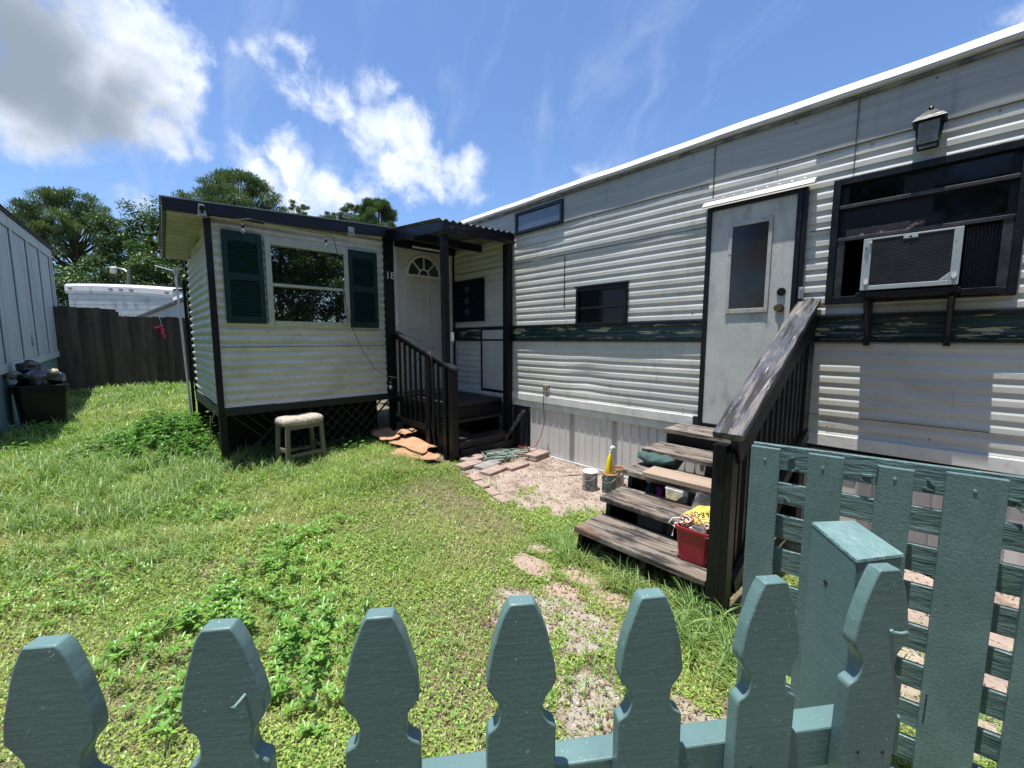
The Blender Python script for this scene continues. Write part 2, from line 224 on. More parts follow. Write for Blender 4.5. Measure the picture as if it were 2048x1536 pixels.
# ------------------------------------------------------------------ mesh helpers
class MB:
    def __init__(s): s.v = []; s.f = []; s.sm = []
    def add(s, vs, fs, smooth=False):
        o = len(s.v); s.v += [tuple(p) for p in vs]; s.f += [tuple(i + o for i in f) for f in fs]; s.sm += [smooth] * len(fs); return s
    def box(s, a, b):
        x0, x1 = sorted((a[0], b[0])); y0, y1 = sorted((a[1], b[1])); z0, z1 = sorted((a[2], b[2]))
        return s.add([(x0,y0,z0),(x1,y0,z0),(x1,y1,z0),(x0,y1,z0),(x0,y0,z1),(x1,y0,z1),(x1,y1,z1),(x0,y1,z1)], [(0,3,2,1),(4,5,6,7),(0,1,5,4),(1,2,6,5),(2,3,7,6),(3,0,4,7)])
    def obox(s, c, ux, uy, uz):
        c = Vector(c); ux = Vector(ux); uy = Vector(uy); uz = Vector(uz)
        vs = [c + ux*i + uy*j + uz*k for k in (-1, 1) for (i, j) in ((-1,-1),(1,-1),(1,1),(-1,1))]
        return s.add(vs, [(0,3,2,1),(4,5,6,7),(0,1,5,4),(1,2,6,5),(2,3,7,6),(3,0,4,7)])
    def beam(s, p0, p1, w, h, up=(0, 0, 1)):
        p0 = Vector(p0); p1 = Vector(p1); d = p1 - p0; n = d.normalized(); sd_ = n.cross(Vector(up)).normalized(); u = sd_.cross(n).normalized()
        return s.obox((p0 + p1) / 2, d / 2, sd_ * (w / 2), u * (h / 2))
    def cyl(s, p0, p1, r0, r1=None, n=12, caps=True, smooth=True):
        if r1 is None: r1 = r0
        p0 = Vector(p0); p1 = Vector(p1); d = (p1 - p0).normalized()
        a = d.orthogonal().normalized(); b = d.cross(a)
        vs = []
        for p, r in ((p0, r0), (p1, r1)):
            for i in range(n):
                t = 2 * math.pi * i / n; vs.append(p + (a * math.cos(t) + b * math.sin(t)) * r)
        s.add(vs, [(i, (i + 1) % n, n + (i + 1) % n, n + i) for i in range(n)], smooth)
        if caps: s.add(vs[:n], [tuple(range(n))[::-1]]); s.add(vs[n:], [tuple(range(n))])
        return s
    def tube(s, pts, r, n=6):
        pts = [Vector(p) for p in pts]; vs = []; up = Vector((0.13, 0.21, 1)).normalized()
        for i, p in enumerate(pts):
            d = (pts[min(i + 1, len(pts) - 1)] - pts[max(i - 1, 0)]).normalized(); a = d.cross(up)
            if a.length < .05: a = d.cross(Vector((1, 0, 0)))
            a.normalize(); b = d.cross(a); rr = r[i] if isinstance(r, (list, tuple)) else r
            vs += [p + (a * math.cos(2*math.pi*k/n) + b * math.sin(2*math.pi*k/n)) * rr for k in range(n)]
        fs = [(i*n+k, i*n+(k+1) % n, (i+1)*n+(k+1) % n, (i+1)*n+k) for i in range(len(pts)-1) for k in range(n)]
        s.add(vs, fs, True); s.add(vs[:n], [tuple(range(n))[::-1]]); s.add(vs[-n:], [tuple(range(n))]); return s
    def lathe(s, prof, c=(0, 0, 0), n=20, sx=1, sy=1):
        vs = [(c[0] + r*sx*math.cos(2*math.pi*k/n), c[1] + r*sy*math.sin(2*math.pi*k/n), c[2] + z) for r, z in prof for k in range(n)]
        fs = [(i*n+k, i*n+(k+1) % n, (i+1)*n+(k+1) % n, (i+1)*n+k) for i in range(len(prof)-1) for k in range(n)]
        return s.add(vs, fs, True)
    def prism(s, outline, o, u, v, w):
        """outline (a,b) points -> o + a*u + b*v, extruded by vector w (centred)"""
        o = Vector(o); u = Vector(u); v = Vector(v); w = Vector(w); n = len(outline)
        vs = [o + u*a + v*b - w/2 for a, b in outline] + [o + u*a + v*b + w/2 for a, b in outline]
        return s.add(vs, [tuple(range(n))[::-1], tuple(range(n, 2*n))] + [(i, (i+1) % n, n+(i+1) % n, n+i) for i in range(n)])
    def grid(s, fn, nu, nv, smooth=True):
        vs = [fn(i / nu, j / nv) for j in range(nv + 1) for i in range(nu + 1)]
        return s.add(vs, [(j*(nu+1)+i, j*(nu+1)+i+1, (j+1)*(nu+1)+i+1, (j+1)*(nu+1)+i) for j in range(nv) for i in range(nu)], smooth)
    def build(s, name, m, parent=None, bevel=0, local=False, subd=0):
        me = bpy.data.meshes.new(name); off = Vector((0, 0, 0))
        if parent is not None and parent.get('_o') and not local: off = Vector(parent['_o'])
        me.from_pydata([tuple(Vector(p) - off) for p in s.v] if off.length else s.v, [], s.f)
        me.polygons.foreach_set('use_smooth', s.sm); me.materials.append(m); me.update()
        o = bpy.data.objects.new(name, me); col.objects.link(o)
        if parent is not None:
            o.parent = parent
            if off.length: o['_o'] = list(off)
        if bevel:
            b = o.modifiers.new('bevel', 'BEVEL'); b.width = bevel; b.segments = 2; b.limit_method = 'ANGLE'; b.angle_limit = R(40)
        if subd:
            b = o.modifiers.new('subd', 'SUBSURF'); b.levels = subd; b.render_levels = subd
        return o
def tag(o, label=None, cat=None, group=None, kind=None):
    if label: o['label'] = label
    if cat: o['category'] = cat
    if group: o['group'] = group
    if kind: o['kind'] = kind
    return o
def thing(name, loc, label, cat, group=None, rz=0):
    o = bpy.data.objects.new(name, None); col.objects.link(o); o.location = loc; o.rotation_euler = (0, 0, rz); o.empty_display_size = .1
    o['_o'] = list(loc); return tag(o, label, cat, group)
def copy_tree(o, parent=None):
    c = o.copy(); col.objects.link(c); c.parent = parent
    for ch in o.children: copy_tree(ch, c)
    return c
def set_base(o, p):
    """moves a one-mesh thing's origin to its base without moving its shape"""
    p = Vector(p); o.data.transform(Matrix.Translation(-p)); o.location = p; return o
def text(s_, size, m, name, parent, M, extrude=.002, local=False):
    cu = bpy.data.curves.new('t', 'FONT'); cu.body = s_; cu.size = size; cu.extrude = extrude; cu.align_x = 'CENTER'; cu.align_y = 'CENTER'; cu.resolution_u = 3
    t = bpy.data.objects.new('t', cu); col.objects.link(t); bpy.context.view_layer.update()
    me = bpy.data.meshes.new_from_object(t.evaluated_get(bpy.context.evaluated_depsgraph_get())); bpy.data.objects.remove(t); bpy.data.curves.remove(cu)
    off = Vector(parent['_o']) if (parent is not None and parent.get('_o') and not local) else Vector((0, 0, 0))
    me.transform(Matrix.Translation(-off) @ M); me.materials.clear(); me.materials.append(m); me.name = name
    o = bpy.data.objects.new(name, me); col.objects.link(o); o.parent = parent
    if off.length: o['_o'] = list(off)
    return o
def nmesh(name, V, tris=None, quads=None, m=None, attr=None, parent=None, smooth=False):
    """fast mesh from numpy arrays, one float per vertex in attribute v"""
    me = bpy.data.meshes.new(name); nt_ = 0 if tris is None else len(tris); nq = 0 if quads is None else len(quads)
    me.vertices.add(len(V)); me.vertices.foreach_set('co', np.asarray(V, np.float32).ravel())
    loops = []; 
    if nq: loops.append(np.asarray(quads, np.int32).ravel())
    if nt_: loops.append(np.asarray(tris, np.int32).ravel())
    lp = np.concatenate(loops); me.loops.add(len(lp)); me.loops.foreach_set('vertex_index', lp)
    me.polygons.add(nq + nt_); st = np.concatenate([np.arange(nq) * 4, nq * 4 + np.arange(nt_) * 3]).astype(np.int32)
    me.polygons.foreach_set('loop_start', st)
    if smooth: me.polygons.foreach_set('use_smooth', np.ones(nq + nt_, bool))
    if attr is not None:
        a = me.attributes.new('v', 'FLOAT', 'POINT'); a.data.foreach_set('value', np.asarray(attr, np.float32))
    me.update(calc_edges=True); me.materials.append(m)
    o = bpy.data.objects.new(name, me); col.objects.link(o)
    if parent is not None: o.parent = parent
    return o

# ------------------------------------------------------------------ ground
def gz(x, y):
    x = np.asarray(x, float); y = np.asarray(y, float)
    base = .025 * np.clip(-x - 3.2, 0, 11)
    b = .018 * np.sin(x * 1.7 + y * .9) + .012 * np.sin(x * 3.1 - y * 2.3 + 1)
    far = np.clip((y + .2 - 2.6) / 1.0, 0, 1)         # smooth by the house
    return base + b * (1 - far) - .012
def gzf(x, y): return float(gz(x, y))
xs = np.concatenate([[-400, -200, -100, -60, -40, -28, -22, -18], np.arange(-16, 4.01, .12), [5, 7, 10, 15, 25, 45, 80, 160, 400]])
ys = np.concatenate([[-400, -200, -100, -60, -30, -15, -9, -6], np.arange(-4, 5.01, .12), [6, 8, 12, 18, 28, 45, 80, 160, 400]])
XX, YY = np.meshgrid(xs, ys); ZZ = gz(XX, YY)
nx, ny = len(xs), len(ys); ii, jj = np.meshgrid(np.arange(nx - 1), np.arange(ny - 1)); b0 = (jj * nx + ii).ravel()
g = nmesh('ground', np.stack([XX, YY, ZZ], -1).reshape(-1, 3), quads=np.stack([b0, b0 + 1, b0 + nx + 1, b0 + nx], -1), m=GROUND, smooth=True)
tag(g, 'bare soil and dead litter under the lawn', 'ground', kind='structure')

def patch(name, pts, z, m, label, cat, wob=.05, h=0.0):
    """flat irregular sheet: outline subdivided and jittered, top at ground + z"""
    out = []
    n = len(pts)
    for i in range(n):
        a = Vector(pts[i]); b = Vector(pts[(i + 1) % n]); k = max(2, int((b - a).length / .09))
        for t in range(k):
            p = a.lerp(b, t / k); out.append((p.x + random.uniform(-wob, wob), p.y + random.uniform(-wob, wob)))
    cx = sum(p[0] for p in out) / len(out); cy = sum(p[1] for p in out) / len(out)
    b = MB(); vs = [(cx, cy, gzf(cx, cy) + z)]; rings = 7; m_ = len(out)
    for r in range(1, rings + 1):
        for (x, y) in out:
            t = r / rings; xx = cx + (x - cx) * t; yy = cy + (y - cy) * t; vs.append((xx, yy, gzf(xx, yy) + (z if r < rings else z * .2)))
    fs = [(0, 1 + k, 1 + (k + 1) % m_) for k in range(m_)]
    for r in range(rings - 1):
        for k in range(m_): fs.append((1 + r*m_ + k, 1 + (r+1)*m_ + k, 1 + (r+1)*m_ + (k+1) % m_, 1 + r*m_ + (k+1) % m_))
    b.add(vs, fs, True); o = b.build(name, m); tag(o, label, cat, kind='structure'); return o
patch('patio_slab', [(-4.3, 3.35), (-3.9, 2.85), (-3.1, 2.62), (-2.45, 2.75), (-2.1, 3.0), (-1.9, 4.2), (-4.1, 4.2)], .016, SLAB, 'stained pinkish concrete slab beside the skirting', 'slab')
patch('gravel_path', [(-1.95, 1.72), (-1.6, 2.02), (-1.15, 1.98), (-.98, 1.72), (-1.4, 1.5), (-1.75, 1.45)], .014, SAND, 'pale crushed gravel patch in the lawn before the pickets', 'path', .03)
patch('gravel_path', [(-1.3, 1.42), (-.95, 1.6), (-.55, 1.75), (-.15, 1.7), (.2, 1.3), (-.4, 1.1), (-.95, 1.1)], .013, SAND, 'pale worn sandy patch nearest the fence post', 'path', .03)
patch('gravel_path', [(-.3, 2.3), (.5, 2.2), (1.6, 2.6), (1.6, 4.1), (-.6, 4.1), (-.5, 3)], .022, SLAB, 'pale dirt strip behind the slatted teal panel', 'path', .05)

# ------------------------------------------------------------------ mobile home (wall plane y = 4.1)
WY = 4.1
home = thing('mobile_home', (-1.0, WY, 0), 'long white corrugated mobile home with green stripe filling the right side', 'mobile home')
def ribbed(b, x0, x1, z0, z1, p=.09, d=.0095, y=WY, seams=True):
    """horizontal ribs facing -y: proud flat, up-facing slope, flat back, short under slope"""
    zz = []; k = math.floor(z0 / p) - 1
    while k * p < z1 + p:
        q = k * p
        for f, off in ((0.0, d), (.4, d * .9), (.66, 0), (.9, .001)):
            zz.append((q + f * p, off))
        k += 1
    def at(z):
        for (a, oa), (c, oc) in zip(zz, zz[1:]):
            if a <= z <= c: return oa + (oc - oa) * (z - a) / max(1e-9, c - a)
        return 0
    prof = [(z0, at(z0))] + [q for q in zz if z0 < q[0] < z1] + [(z1, at(z1))]
    n = max(2, int((x1 - x0) / .35)); vs = []
    for i in range(n + 1):
        x = x0 + (x1 - x0) * i / n
        for z, o in prof:
            w = .004 * math.sin(x * 2.3 + z * 1.3) + .003 * math.sin(x * 5.1 - z * 3.7)
            # a dent left of centre in the lower wall
            dd = math.exp(-((x + 3.05) ** 2 / .03 + (z - 1.12) ** 2 / .02)) * .02
            vs.append((x, y - o + w + dd, z + .012 * math.exp(-((x + 3.05) ** 2) / .02) * (1 if .95 < z < 1.35 else 0)))
    m_ = len(prof)
    b.add(vs, [(i*m_+j, (i+1)*m_+j, (i+1)*m_+j+1, i*m_+j+1) for i in range(n) for j in range(m_ - 1)])
XR = 2.0; XL = -9.0
WX0, WX1, WZ0, WZ1 = -.69, .21, 1.92, 2.78
b = MB()
for x0, x1 in ((XL, -1.65), (-.93, XR)):
    ribbed(b, x0, x1, .84, 1.605)
for x0, x1 in ((XL, -3.2), (-2.5, -1.65), (-.93, WX0), (WX1, XR)): ribbed(b, x0, x1, 1.775, 2.78)
ribbed(b, -3.2, -2.5, 2.21, 2.78)
ribbed(b, -.93, WX0, 1.775, 1.92) if False else None
ribbed(b, WX0, WX1, 1.775, WZ0); 
ribbed(b, XL, -1.65, 2.78, 3.05); ribbed(b, -.93, XR, 2.78, 3.05); ribbed(b, -1.65, -.93, 2.82, 3.05)
b.build('siding', WHITE_SIDING, home)
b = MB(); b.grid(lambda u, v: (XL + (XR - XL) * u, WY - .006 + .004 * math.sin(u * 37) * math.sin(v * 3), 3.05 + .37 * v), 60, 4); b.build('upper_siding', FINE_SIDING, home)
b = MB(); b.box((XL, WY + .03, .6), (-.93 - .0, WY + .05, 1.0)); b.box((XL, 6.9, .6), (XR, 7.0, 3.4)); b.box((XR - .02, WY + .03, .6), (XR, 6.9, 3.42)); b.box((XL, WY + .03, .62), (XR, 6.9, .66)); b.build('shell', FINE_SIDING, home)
# stripe, trims
b = MB(); ribbed(b, XL, -1.67, 1.60, 1.78, p=.06, d=.008, y=WY - .004); ribbed(b, -.93, XR, 1.60, 1.78, p=.06, d=.008, y=WY - .004); b.build('belt_stripe', GREEN_STRIPE, home)
b = MB()
for z in (1.592, 1.775):
    for x0, x1 in ((XL, -1.67), (-.9, XR)): b.box((x0, WY - .034, z - .013), (x1, WY - .002, z + .014))
b.build('stripe_border', BLACK_PAINT, home, bevel=.003)
b = MB()
for z in (3.045, 2.655): b.box((XL, WY - .018, z), (-1.68, WY - .002, z + .005))
b.box((-.86, WY - .018, 3.045), (XR, WY - .002, 3.05)); b.box((-.86, WY - .0165, 2.46), (WX0 - .03, WY - .002, 2.464)); b.box((-.93, WY - .0165, .99), (XR, WY - .002, .994))
for x, z0, z1 in ((-1.64, 2.9, 3.4), (-3.41, 2.0, 2.65), (-.62, 2.85, 3.42)): b.box((x, WY - .0175, z0), (x + .004, WY - .002, z1))
b.build('panel_seam', mat('dark_seam_caulk', (.1, .1, .095), rough=.8), home)  # thin dark joint lines between the siding panels
r4 = random.Random(4); SCR = mat('rusty_screw_head', (.16, .12, .09), (.06, .05, .045), rough=.6, scale=40)
for z, st_ in ((.9, .6), (1.86, .8), (3.02, .6), (3.34, .8)):
    x = -4.2
    while x < XR - 1:
        if not (-1.7 < x < -.85 and z < 2.95) and not (WX0 - .1 < x < WX1 + .1 and 1.8 < z < 2.9): MB().cyl((x, WY - .005, z + r4.uniform(-.006, .006)), (x, WY - .014, z), .0055, n=6).build('screw', SCR, home)
        x += st_ + r4.uniform(-.03, .03)
# drip rail under the siding and roof coping
b = MB(); b.box((XL, WY - .03, .745), (-1.72, WY + .02, .84)); b.box((XL, WY - .012, .655), (-1.73, WY + .018, .742)); b.box((-.9, WY - .03, .745), (XR, WY + .02, .84)); b.build('bottom_rail', TRIM_WHITE, home, bevel=.004)
b = MB()
def cop(u, v):
    x = XL + (XR - XL) * u; w = .003 * math.sin(x * 3.3) + .002 * math.sin(x * 8.1 + 1)
    prof = [(WY - .02, 3.395), (WY - .055, 3.4), (WY - .06, 3.425), (WY + .0, 3.5), (WY + .12, 3.53), (WY + 1.4, 3.6), (WY + 2.9, 3.45)]
    y, z = prof[int(round(v * 6))]; return (x, y + w * .5, z + w)
b.grid(cop, 80, 6, smooth=False); b.build('roof_edge', ROOF_EDGE, home)
b = MB(); b.box((XL, WY - .03, 3.368), (XR, WY - .003, 3.39)); b.build('eave_strip', mat('dirty_eave_metal', (.25, .25, .23), (.05, .05, .05), rough=.5, scale=8), home)
# skirting: vertical panels with ribs
b = MB()
x = -4.02; k = 0
while x < XR:
    if x < -1.4 or x > -.7:
        pass
    w = .105
    b.add([(x, WY + .02, 0), (x + .012, WY + .008, 0), (x + .03, WY + .02, 0), (x + w, WY + .02, 0), (x, WY + .02, .7), (x + .012, WY + .008, .7), (x + .03, WY + .02, .7), (x + w, WY + .02, .7)], [(0, 1, 5, 4), (1, 2, 6, 5), (2, 3, 7, 6)])
    x += w; k += 1
b.box((-4.03, WY + .06, -.05), (XR, WY + .09, .7)); b.build('skirting', SKIRT, home)
b = MB(); b.box((-4.02, WY - .012, -.02), (XR, WY + .007, .03)); b.build('skirting_track', TRIM_WHITE, home)
b = MB()   # perforated vent strips
for x0 in (-3.31, -2.68, .25, .8):
    for i in range(5):
        for j in range(42): b.box((x0 + i * .016 + (j % 2) * .008, WY + .004, .05 + j * .0145), (x0 + i * .016 + (j % 2) * .008 + .007, WY + .007, .05 + j * .0145 + .006))
b.build('vent_holes', mat('vent_hole_dark', (.1, .095, .085), rough=.9), home)

# main trailer door
dr = MB().box((-1.63, WY - .035, .79), (-.955, WY - .012, 2.79)).build('door', DOOR_WHITE, home, bevel=.004)
b = MB(); b.box((-1.665, WY - .055, .765), (-1.625, WY + .0, 2.81)); b.box((-.955, WY - .055, .765), (-.885, WY + .0, 2.81)); b.box((-1.625, WY - .054, 2.775), (-.955, WY, 2.812)); b.box((-1.625, WY - .054, .765), (-.955, WY, .795)); b.box((-.93, WY - .068, .8), (-.915, WY - .05, 2.8))
b.build('door_frame', BLACK_PAINT, home, bevel=.004)
b = MB(); b.prism([(0, 0), (.075, -.022), (.08, -.012), (.04, .03), (0, .045)], (-1.27, WY - .02, 2.83), (0, -1, 0), (0, 0, 1), (.86, 0, 0))
for i in range(9): b.cyl((-1.62 + i * .088, WY - .03, 2.876), (-1.62 + i * .088, WY - .045, 2.884), .006, n=6)
b.build('door_awning', TRIM_WHITE, home, bevel=.004)
MB().box((-1.435, WY - .043, 1.875), (-1.15, WY - .036, 2.6)).build('door_glass', mat('door_glass', (.01, .013, .018), (.03, .02, .015), rough=.12, scale=4, ior=1.5), dr)
b = MB(); b.box((-1.465, WY - .05, 1.835), (-1.435, WY - .035, 2.64)); b.box((-1.15, WY - .05, 1.835), (-1.12, WY - .035, 2.64)); b.box((-1.435, WY - .049, 1.835), (-1.15, WY - .035, 1.875)); b.box((-1.435, WY - .049, 2.6), (-1.15, WY - .035, 2.64))
b.build('window_trim', mat('chipped_window_trim', (.46, .45, .42), (.35, .33, .31), [((.02, .06, .04), 22, (1, 1, 1.5), .62, .65)], rough=.5, scale=8), dr, bevel=.003)
b = MB(); b.cyl((-1.03, WY - .036, 1.862), (-1.03, WY - .05, 1.862), .034, n=20); b.cyl((-1.03, WY - .05, 1.862), (-1.03, WY - .085, 1.862), .013, n=12); b.cyl((-1.03, WY - .085, 1.862), (-1.03, WY - .115, 1.862), .026, .028, n=20); b.build('knob', BRASS, dr)
b = MB(); b.cyl((-1.028, WY - .036, 2.0), (-1.028, WY - .05, 2.0), .034, .03, n=20); b.cyl((-1.028, WY - .05, 2.0), (-1.028, WY - .062, 2.0), .014, n=12); b.build('deadbolt', BLACK_PAINT, dr)
b = MB(); b.box((-.895, WY - .085, 1.93), (-.86, WY - .05, 2.02)); b.cyl((-.878, WY - .1, 2.0), (-.878, WY - .05, 2.0), .012, n=8); b.build('latch_bracket', GALV, home, bevel=.003)

# large burnt-looking window on the right: recessed
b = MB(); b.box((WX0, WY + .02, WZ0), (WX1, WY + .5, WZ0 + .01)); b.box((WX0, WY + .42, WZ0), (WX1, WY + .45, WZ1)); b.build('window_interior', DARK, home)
wf = MB()
wf.box((WX0 - .035, WY - .045, WZ0 - .045), (WX0 + .012, WY + .05, WZ1 + .03)); wf.box((WX1 - .012, WY - .045, WZ0 - .045), (WX1 + .03, WY + .05, WZ1 + .03))
wf.box((WX0 + .012, WY - .046, WZ1 - .02), (WX1 - .012, WY + .05, WZ1 + .03)); wf.box((WX0 + .012, WY - .046, WZ0 - .045), (WX1 - .012, WY + .05, WZ0 + .01))
wf = wf.build('large_window', BLACK_PAINT, home, bevel=.004)
b = MB()
for z in (2.36, 2.60): b.box((WX0 + .012, WY - .035, z - .014), (WX1 - .012, WY + .0, z + .012))
b.box((WX0 + .012, WY - .03, WZ0 + .01), (WX0 + .06, WY + .01, 2.35)); b.box((WX1 - .06, WY - .03, WZ0 + .01), (WX1 - .012, WY + .01, 2.35))
b.build('sash_bar', mat('worn_aluminium_sash', (.012, .012, .015), (.05, .05, .055), rough=.4, scale=14, metal=.2), wf, bevel=.003)
b = MB(); b.box((WX0 + .012, WY + .004, 2.37), (WX1 - .012, WY + .01, 2.76)); b.build('pane', BURNT, wf)
b = MB()
for x0, x1, z0, z1 in ((WX0 + .06, -.33, 2.63, 2.75), (-.17, WX1 - .05, 2.63, 2.75), (-.17, WX1 - .05, 2.4, 2.57)): b.box((x0, WY - .006, z0), (x1, WY + .002, z1))
b.build('smoky_pane', GLASS_DARK, wf)
MB().box((WX0 + .06, WY - .012, 2.375), (-.2, WY - .004, 2.43)).build('scorched_strip', mat('scorched_flaking_strip', (.004, .004, .007), (.012, .012, .014), [((.3, .18, .13), 13, (1, 1, 1.2), .57, .6)], rough=.5, scale=9), wf)
b = MB()   # pleated filler to the right of the unit
for i in range(20):
    x = .0 + i * .0078; b.box((x, WY + .03 + (i % 2) * .012, WZ0 + .02), (x + .006, WY + .05 + (i % 2) * .012, 2.34))
b.build('accordion_filler', mat('accordion_dark', (.012, .012, .02), rough=.5), wf)

# small window over the stripe, clerestory, hatch, moon panel
b = MB(); b.box((-3.2, WY - .045, 1.77), (-3.165, WY + .02, 2.21)); b.box((-2.535, WY - .045, 1.77), (-2.5, WY + .02, 2.21)); b.box((-3.165, WY - .046, 2.17), (-2.535, WY + .02, 2.215)); b.box((-3.165, WY - .046, 1.765), (-2.535, WY + .02, 1.8)); b.box((-3.165, WY - .03, 1.96), (-2.535, WY + .02, 1.985)); b.box((-3.21, WY - .06, 2.215), (-2.49, WY - .0, 2.235))
sw = b.build('small_window', BLACK_PAINT, home, bevel=.004)
MB().box((-3.165, WY - .012, 1.8), (-2.535, WY + .0, 1.96)).box((-3.165, WY - .016, 1.985), (-2.535, WY + .0, 2.17)).build('pane', GLASS_DARK, sw)
b = MB(); b.box((-4.29, WY - .04, 3.04), (-4.25, WY + .01, 3.33)); b.box((-3.48, WY - .04, 3.04), (-3.44, WY + .01, 3.33)); b.box((-4.25, WY - .041, 3.29), (-3.48, WY + .01, 3.33)); b.box((-4.25, WY - .041, 3.04), (-3.48, WY + .01, 3.08))
cw = b.build('clerestory_window', NAVY, home, bevel=.004)
MB().box((-4.25, WY - .02, 3.08), (-3.48, WY - .01, 3.29)).build('pane', mat('clerestory_glass', (.05, .07, .1), (.08, .1, .14), rough=.15, scale=3, ior=1.8), cw)
ht = MB().box((-5.03, WY - .03, .84), (-4.53, WY - .016, 1.745)).build('utility_hatch', mat('hatch_white', (.5, .5, .48), (.42, .43, .42), rough=.5, scale=4), home, bevel=.003)
MB().box((-5.07, WY - .036, .8), (-5.03, WY - .014, 1.79)).box((-5.03, WY - .036, .8), (-4.49, WY - .014, .84)).box((-5.03, WY - .036, 1.745), (-4.49, WY - .014, 1.79)).build('frame', NAVY, ht, bevel=.003)
mp_ = thing('moon_banner', (-5.37, WY - .03, 1.885), 'dark navy cloth panel with three pale moon discs beside the porch door', 'banner')
MB().box((-5.77, WY - .04, 1.885), (-4.98, WY - .024, 2.545)).build('cloth', mat('navy_cloth', (.002, .003, .009), (.004, .005, .014), spec=.2, rough=.9, scale=5, bump=[(60, .2)]), mp_)
b = MB()
MOON = mat('printed_moon_grey', (.045, .045, .065), (.025, .025, .04), rough=.9, scale=26)
for z in (2.4, 2.22, 2.04): MB().cyl((-5.4, WY - .0405, z), (-5.4, WY - .043, z), .058, n=24).build('moon_disc', MOON, mp_)
for x, z, r in ((-5.24, 2.26, .011), (-5.17, 2.2, .011), (-5.6, 2.26, .011), (-5.68, 2.19, .011), (-5.22, 2.1, .006), (-5.6, 2.45, .006), (-5.2, 2.42, .006)): MB().cyl((x, WY - .0405, z), (x, WY - .0425, z), r, n=10).build('star_dot', MOON, mp_)

# outlet
b = MB(); b.box((-3.735, WY - .04, .905), (-3.645, WY - .012, 1.0)); ol = b.build('outlet_box', mat('aged_cream_plastic', (.38, .35, .25), (.3, .27, .19), rough=.5, scale=9), home, bevel=.004)
b = MB()
for x in (-3.712, -3.668): b.box((x - .012, WY - .043, .935), (x + .012, WY - .039, .972))
b.build('socket', mat('socket_dark', (.06, .05, .04), rough=.6), ol)

# ------------------------------------------------------------------ wall lantern
la = thing('wall_lantern', (-.21, WY - .1, 2.87), 'black lantern with tree silhouette on the wall above the air conditioner', 'lamp')
lx, ly = -.225, WY - .1
b = MB(); s0, s1 = .048, .062
b.box((lx - .02, WY - .03, 2.93), (lx + .02, WY - .006, 3.08)); b.beam((lx, WY - .02, 3.06), (lx, ly, 3.09), .012, .012)
for sx in (-1, 1):
    for sy in (-1, 1): b.beam((lx + sx * s0, ly + sy * s0, 2.88), (lx + sx * s1, ly + sy * s1, 3.03), .009, .009, up=(1, .3, 0))
for s_, z in ((s0, 2.88), (s1, 3.03)):
    for a, c in (((-1, -1), (1, -1)), ((1, -1), (1, 1)), ((1, 1), (-1, 1)), ((-1, 1), (-1, -1))): b.beam((lx + a[0] * s_, ly + a[1] * s_, z), (lx + c[0] * s_, ly + c[1] * s_, z), .01, .01)
b.build('cage', BLACK_PAINT, la)
b = MB(); b.add([(lx-.082, ly-.082, 3.032), (lx+.082, ly-.082, 3.032), (lx+.082, ly+.082, 3.032), (lx-.082, ly+.082, 3.032), (lx-.06, ly-.06, 3.06), (lx+.06, ly-.06, 3.06), (lx+.06, ly+.06, 3.06), (lx-.06, ly+.06, 3.06), (lx-.022, ly-.022, 3.1), (lx+.022, ly-.022, 3.1), (lx+.022, ly+.022, 3.1), (lx-.022, ly+.022, 3.1)],
  [(3,2,1,0),(0,1,5,4),(1,2,6,5),(2,3,7,6),(3,0,4,7),(4,5,9,8),(5,6,10,9),(6,7,11,10),(7,4,8,11),(8,9,10,11)])
b.cyl((lx, ly, 3.1), (lx, ly, 3.118), .009, n=8); b.cyl((lx, ly, 3.118), (lx, ly, 3.132), .015, .006, n=10); b.build('roof_cap', BLACK_PAINT, la)
b = MB(); b.obox((lx, ly - .055, 2.955), (.05, 0, 0), (0, .001, 0), (0, 0, .068)); b.obox((lx - .055, ly, 2.955), (.001, 0, 0), (0, .05, 0), (0, 0, .068)); b.obox((lx + .055, ly, 2.955), (.001, 0, 0), (0, .05, 0), (0, 0, .068)); b.build('glass', mat('lantern_glass', (.1, .12, .12), (.2, .2, .18), rough=.25, scale=12), la)
b = MB(); o_ = (lx, ly - .058, 2.93)
def tw(a, c): b.beam((lx + a[0], ly - .059, 2.93 + a[1]), (lx + c[0], ly - .059, 2.93 + c[1]), .002, .0035, up=(0, 1, 0))
tw((0, -.02), (0, .035)); tw((0, .015), (.024, .05)); tw((0, .015), (-.024, .05)); tw((0, .03), (.014, .062)); tw((0, .03), (-.014, .062)); tw((.012, .033), (.034, .042)); tw((-.012, .033), (-.034, .042)); tw((-.03, -.02), (.03, -.02))
b.build('tree_silhouette', mat('pale_etched_metal', (.3, .28, .22), rough=.5), la)

# ------------------------------------------------------------------ air conditioner with brackets
ac = thing('air_conditioner', (-.245, 3.9, 1.93), 'boxy window air conditioner with grey-white rim standing out of the burnt window', 'air conditioner')
AX0, AX1, AZ0, AZ1, AY = -.478, -.012, 1.937, 2.283, 3.75
MB().box((AX0 + .012, AY + .02, AZ0 + .008), (AX1 - .012, WY + .3, AZ1 - .008)).build('case', RUST, ac, bevel=.004)
b = MB(); b.box((AX0, AY, AZ0), (AX0 + .045, AY + .025, AZ1)); b.box((AX1 - .04, AY, AZ0), (AX1, AY + .025, AZ1)); b.box((AX0 + .045, AY, AZ1 - .012), (AX1 - .04, AY + .025, AZ1)); b.box((AX0 + .045, AY, AZ0), (AX1 - .04, AY + .025, AZ0 + .03))
b.box((-.28, AY - .001, AZ1 - .032), (-.21, AY + .02, AZ1 - .011)); b.prism([(0, 0), (.05, 0), (0, .05)], (AX1 - .04, AY + .012, AZ0 + .03), (-1, 0, 0), (0, 0, 1), (0, .022, 0))
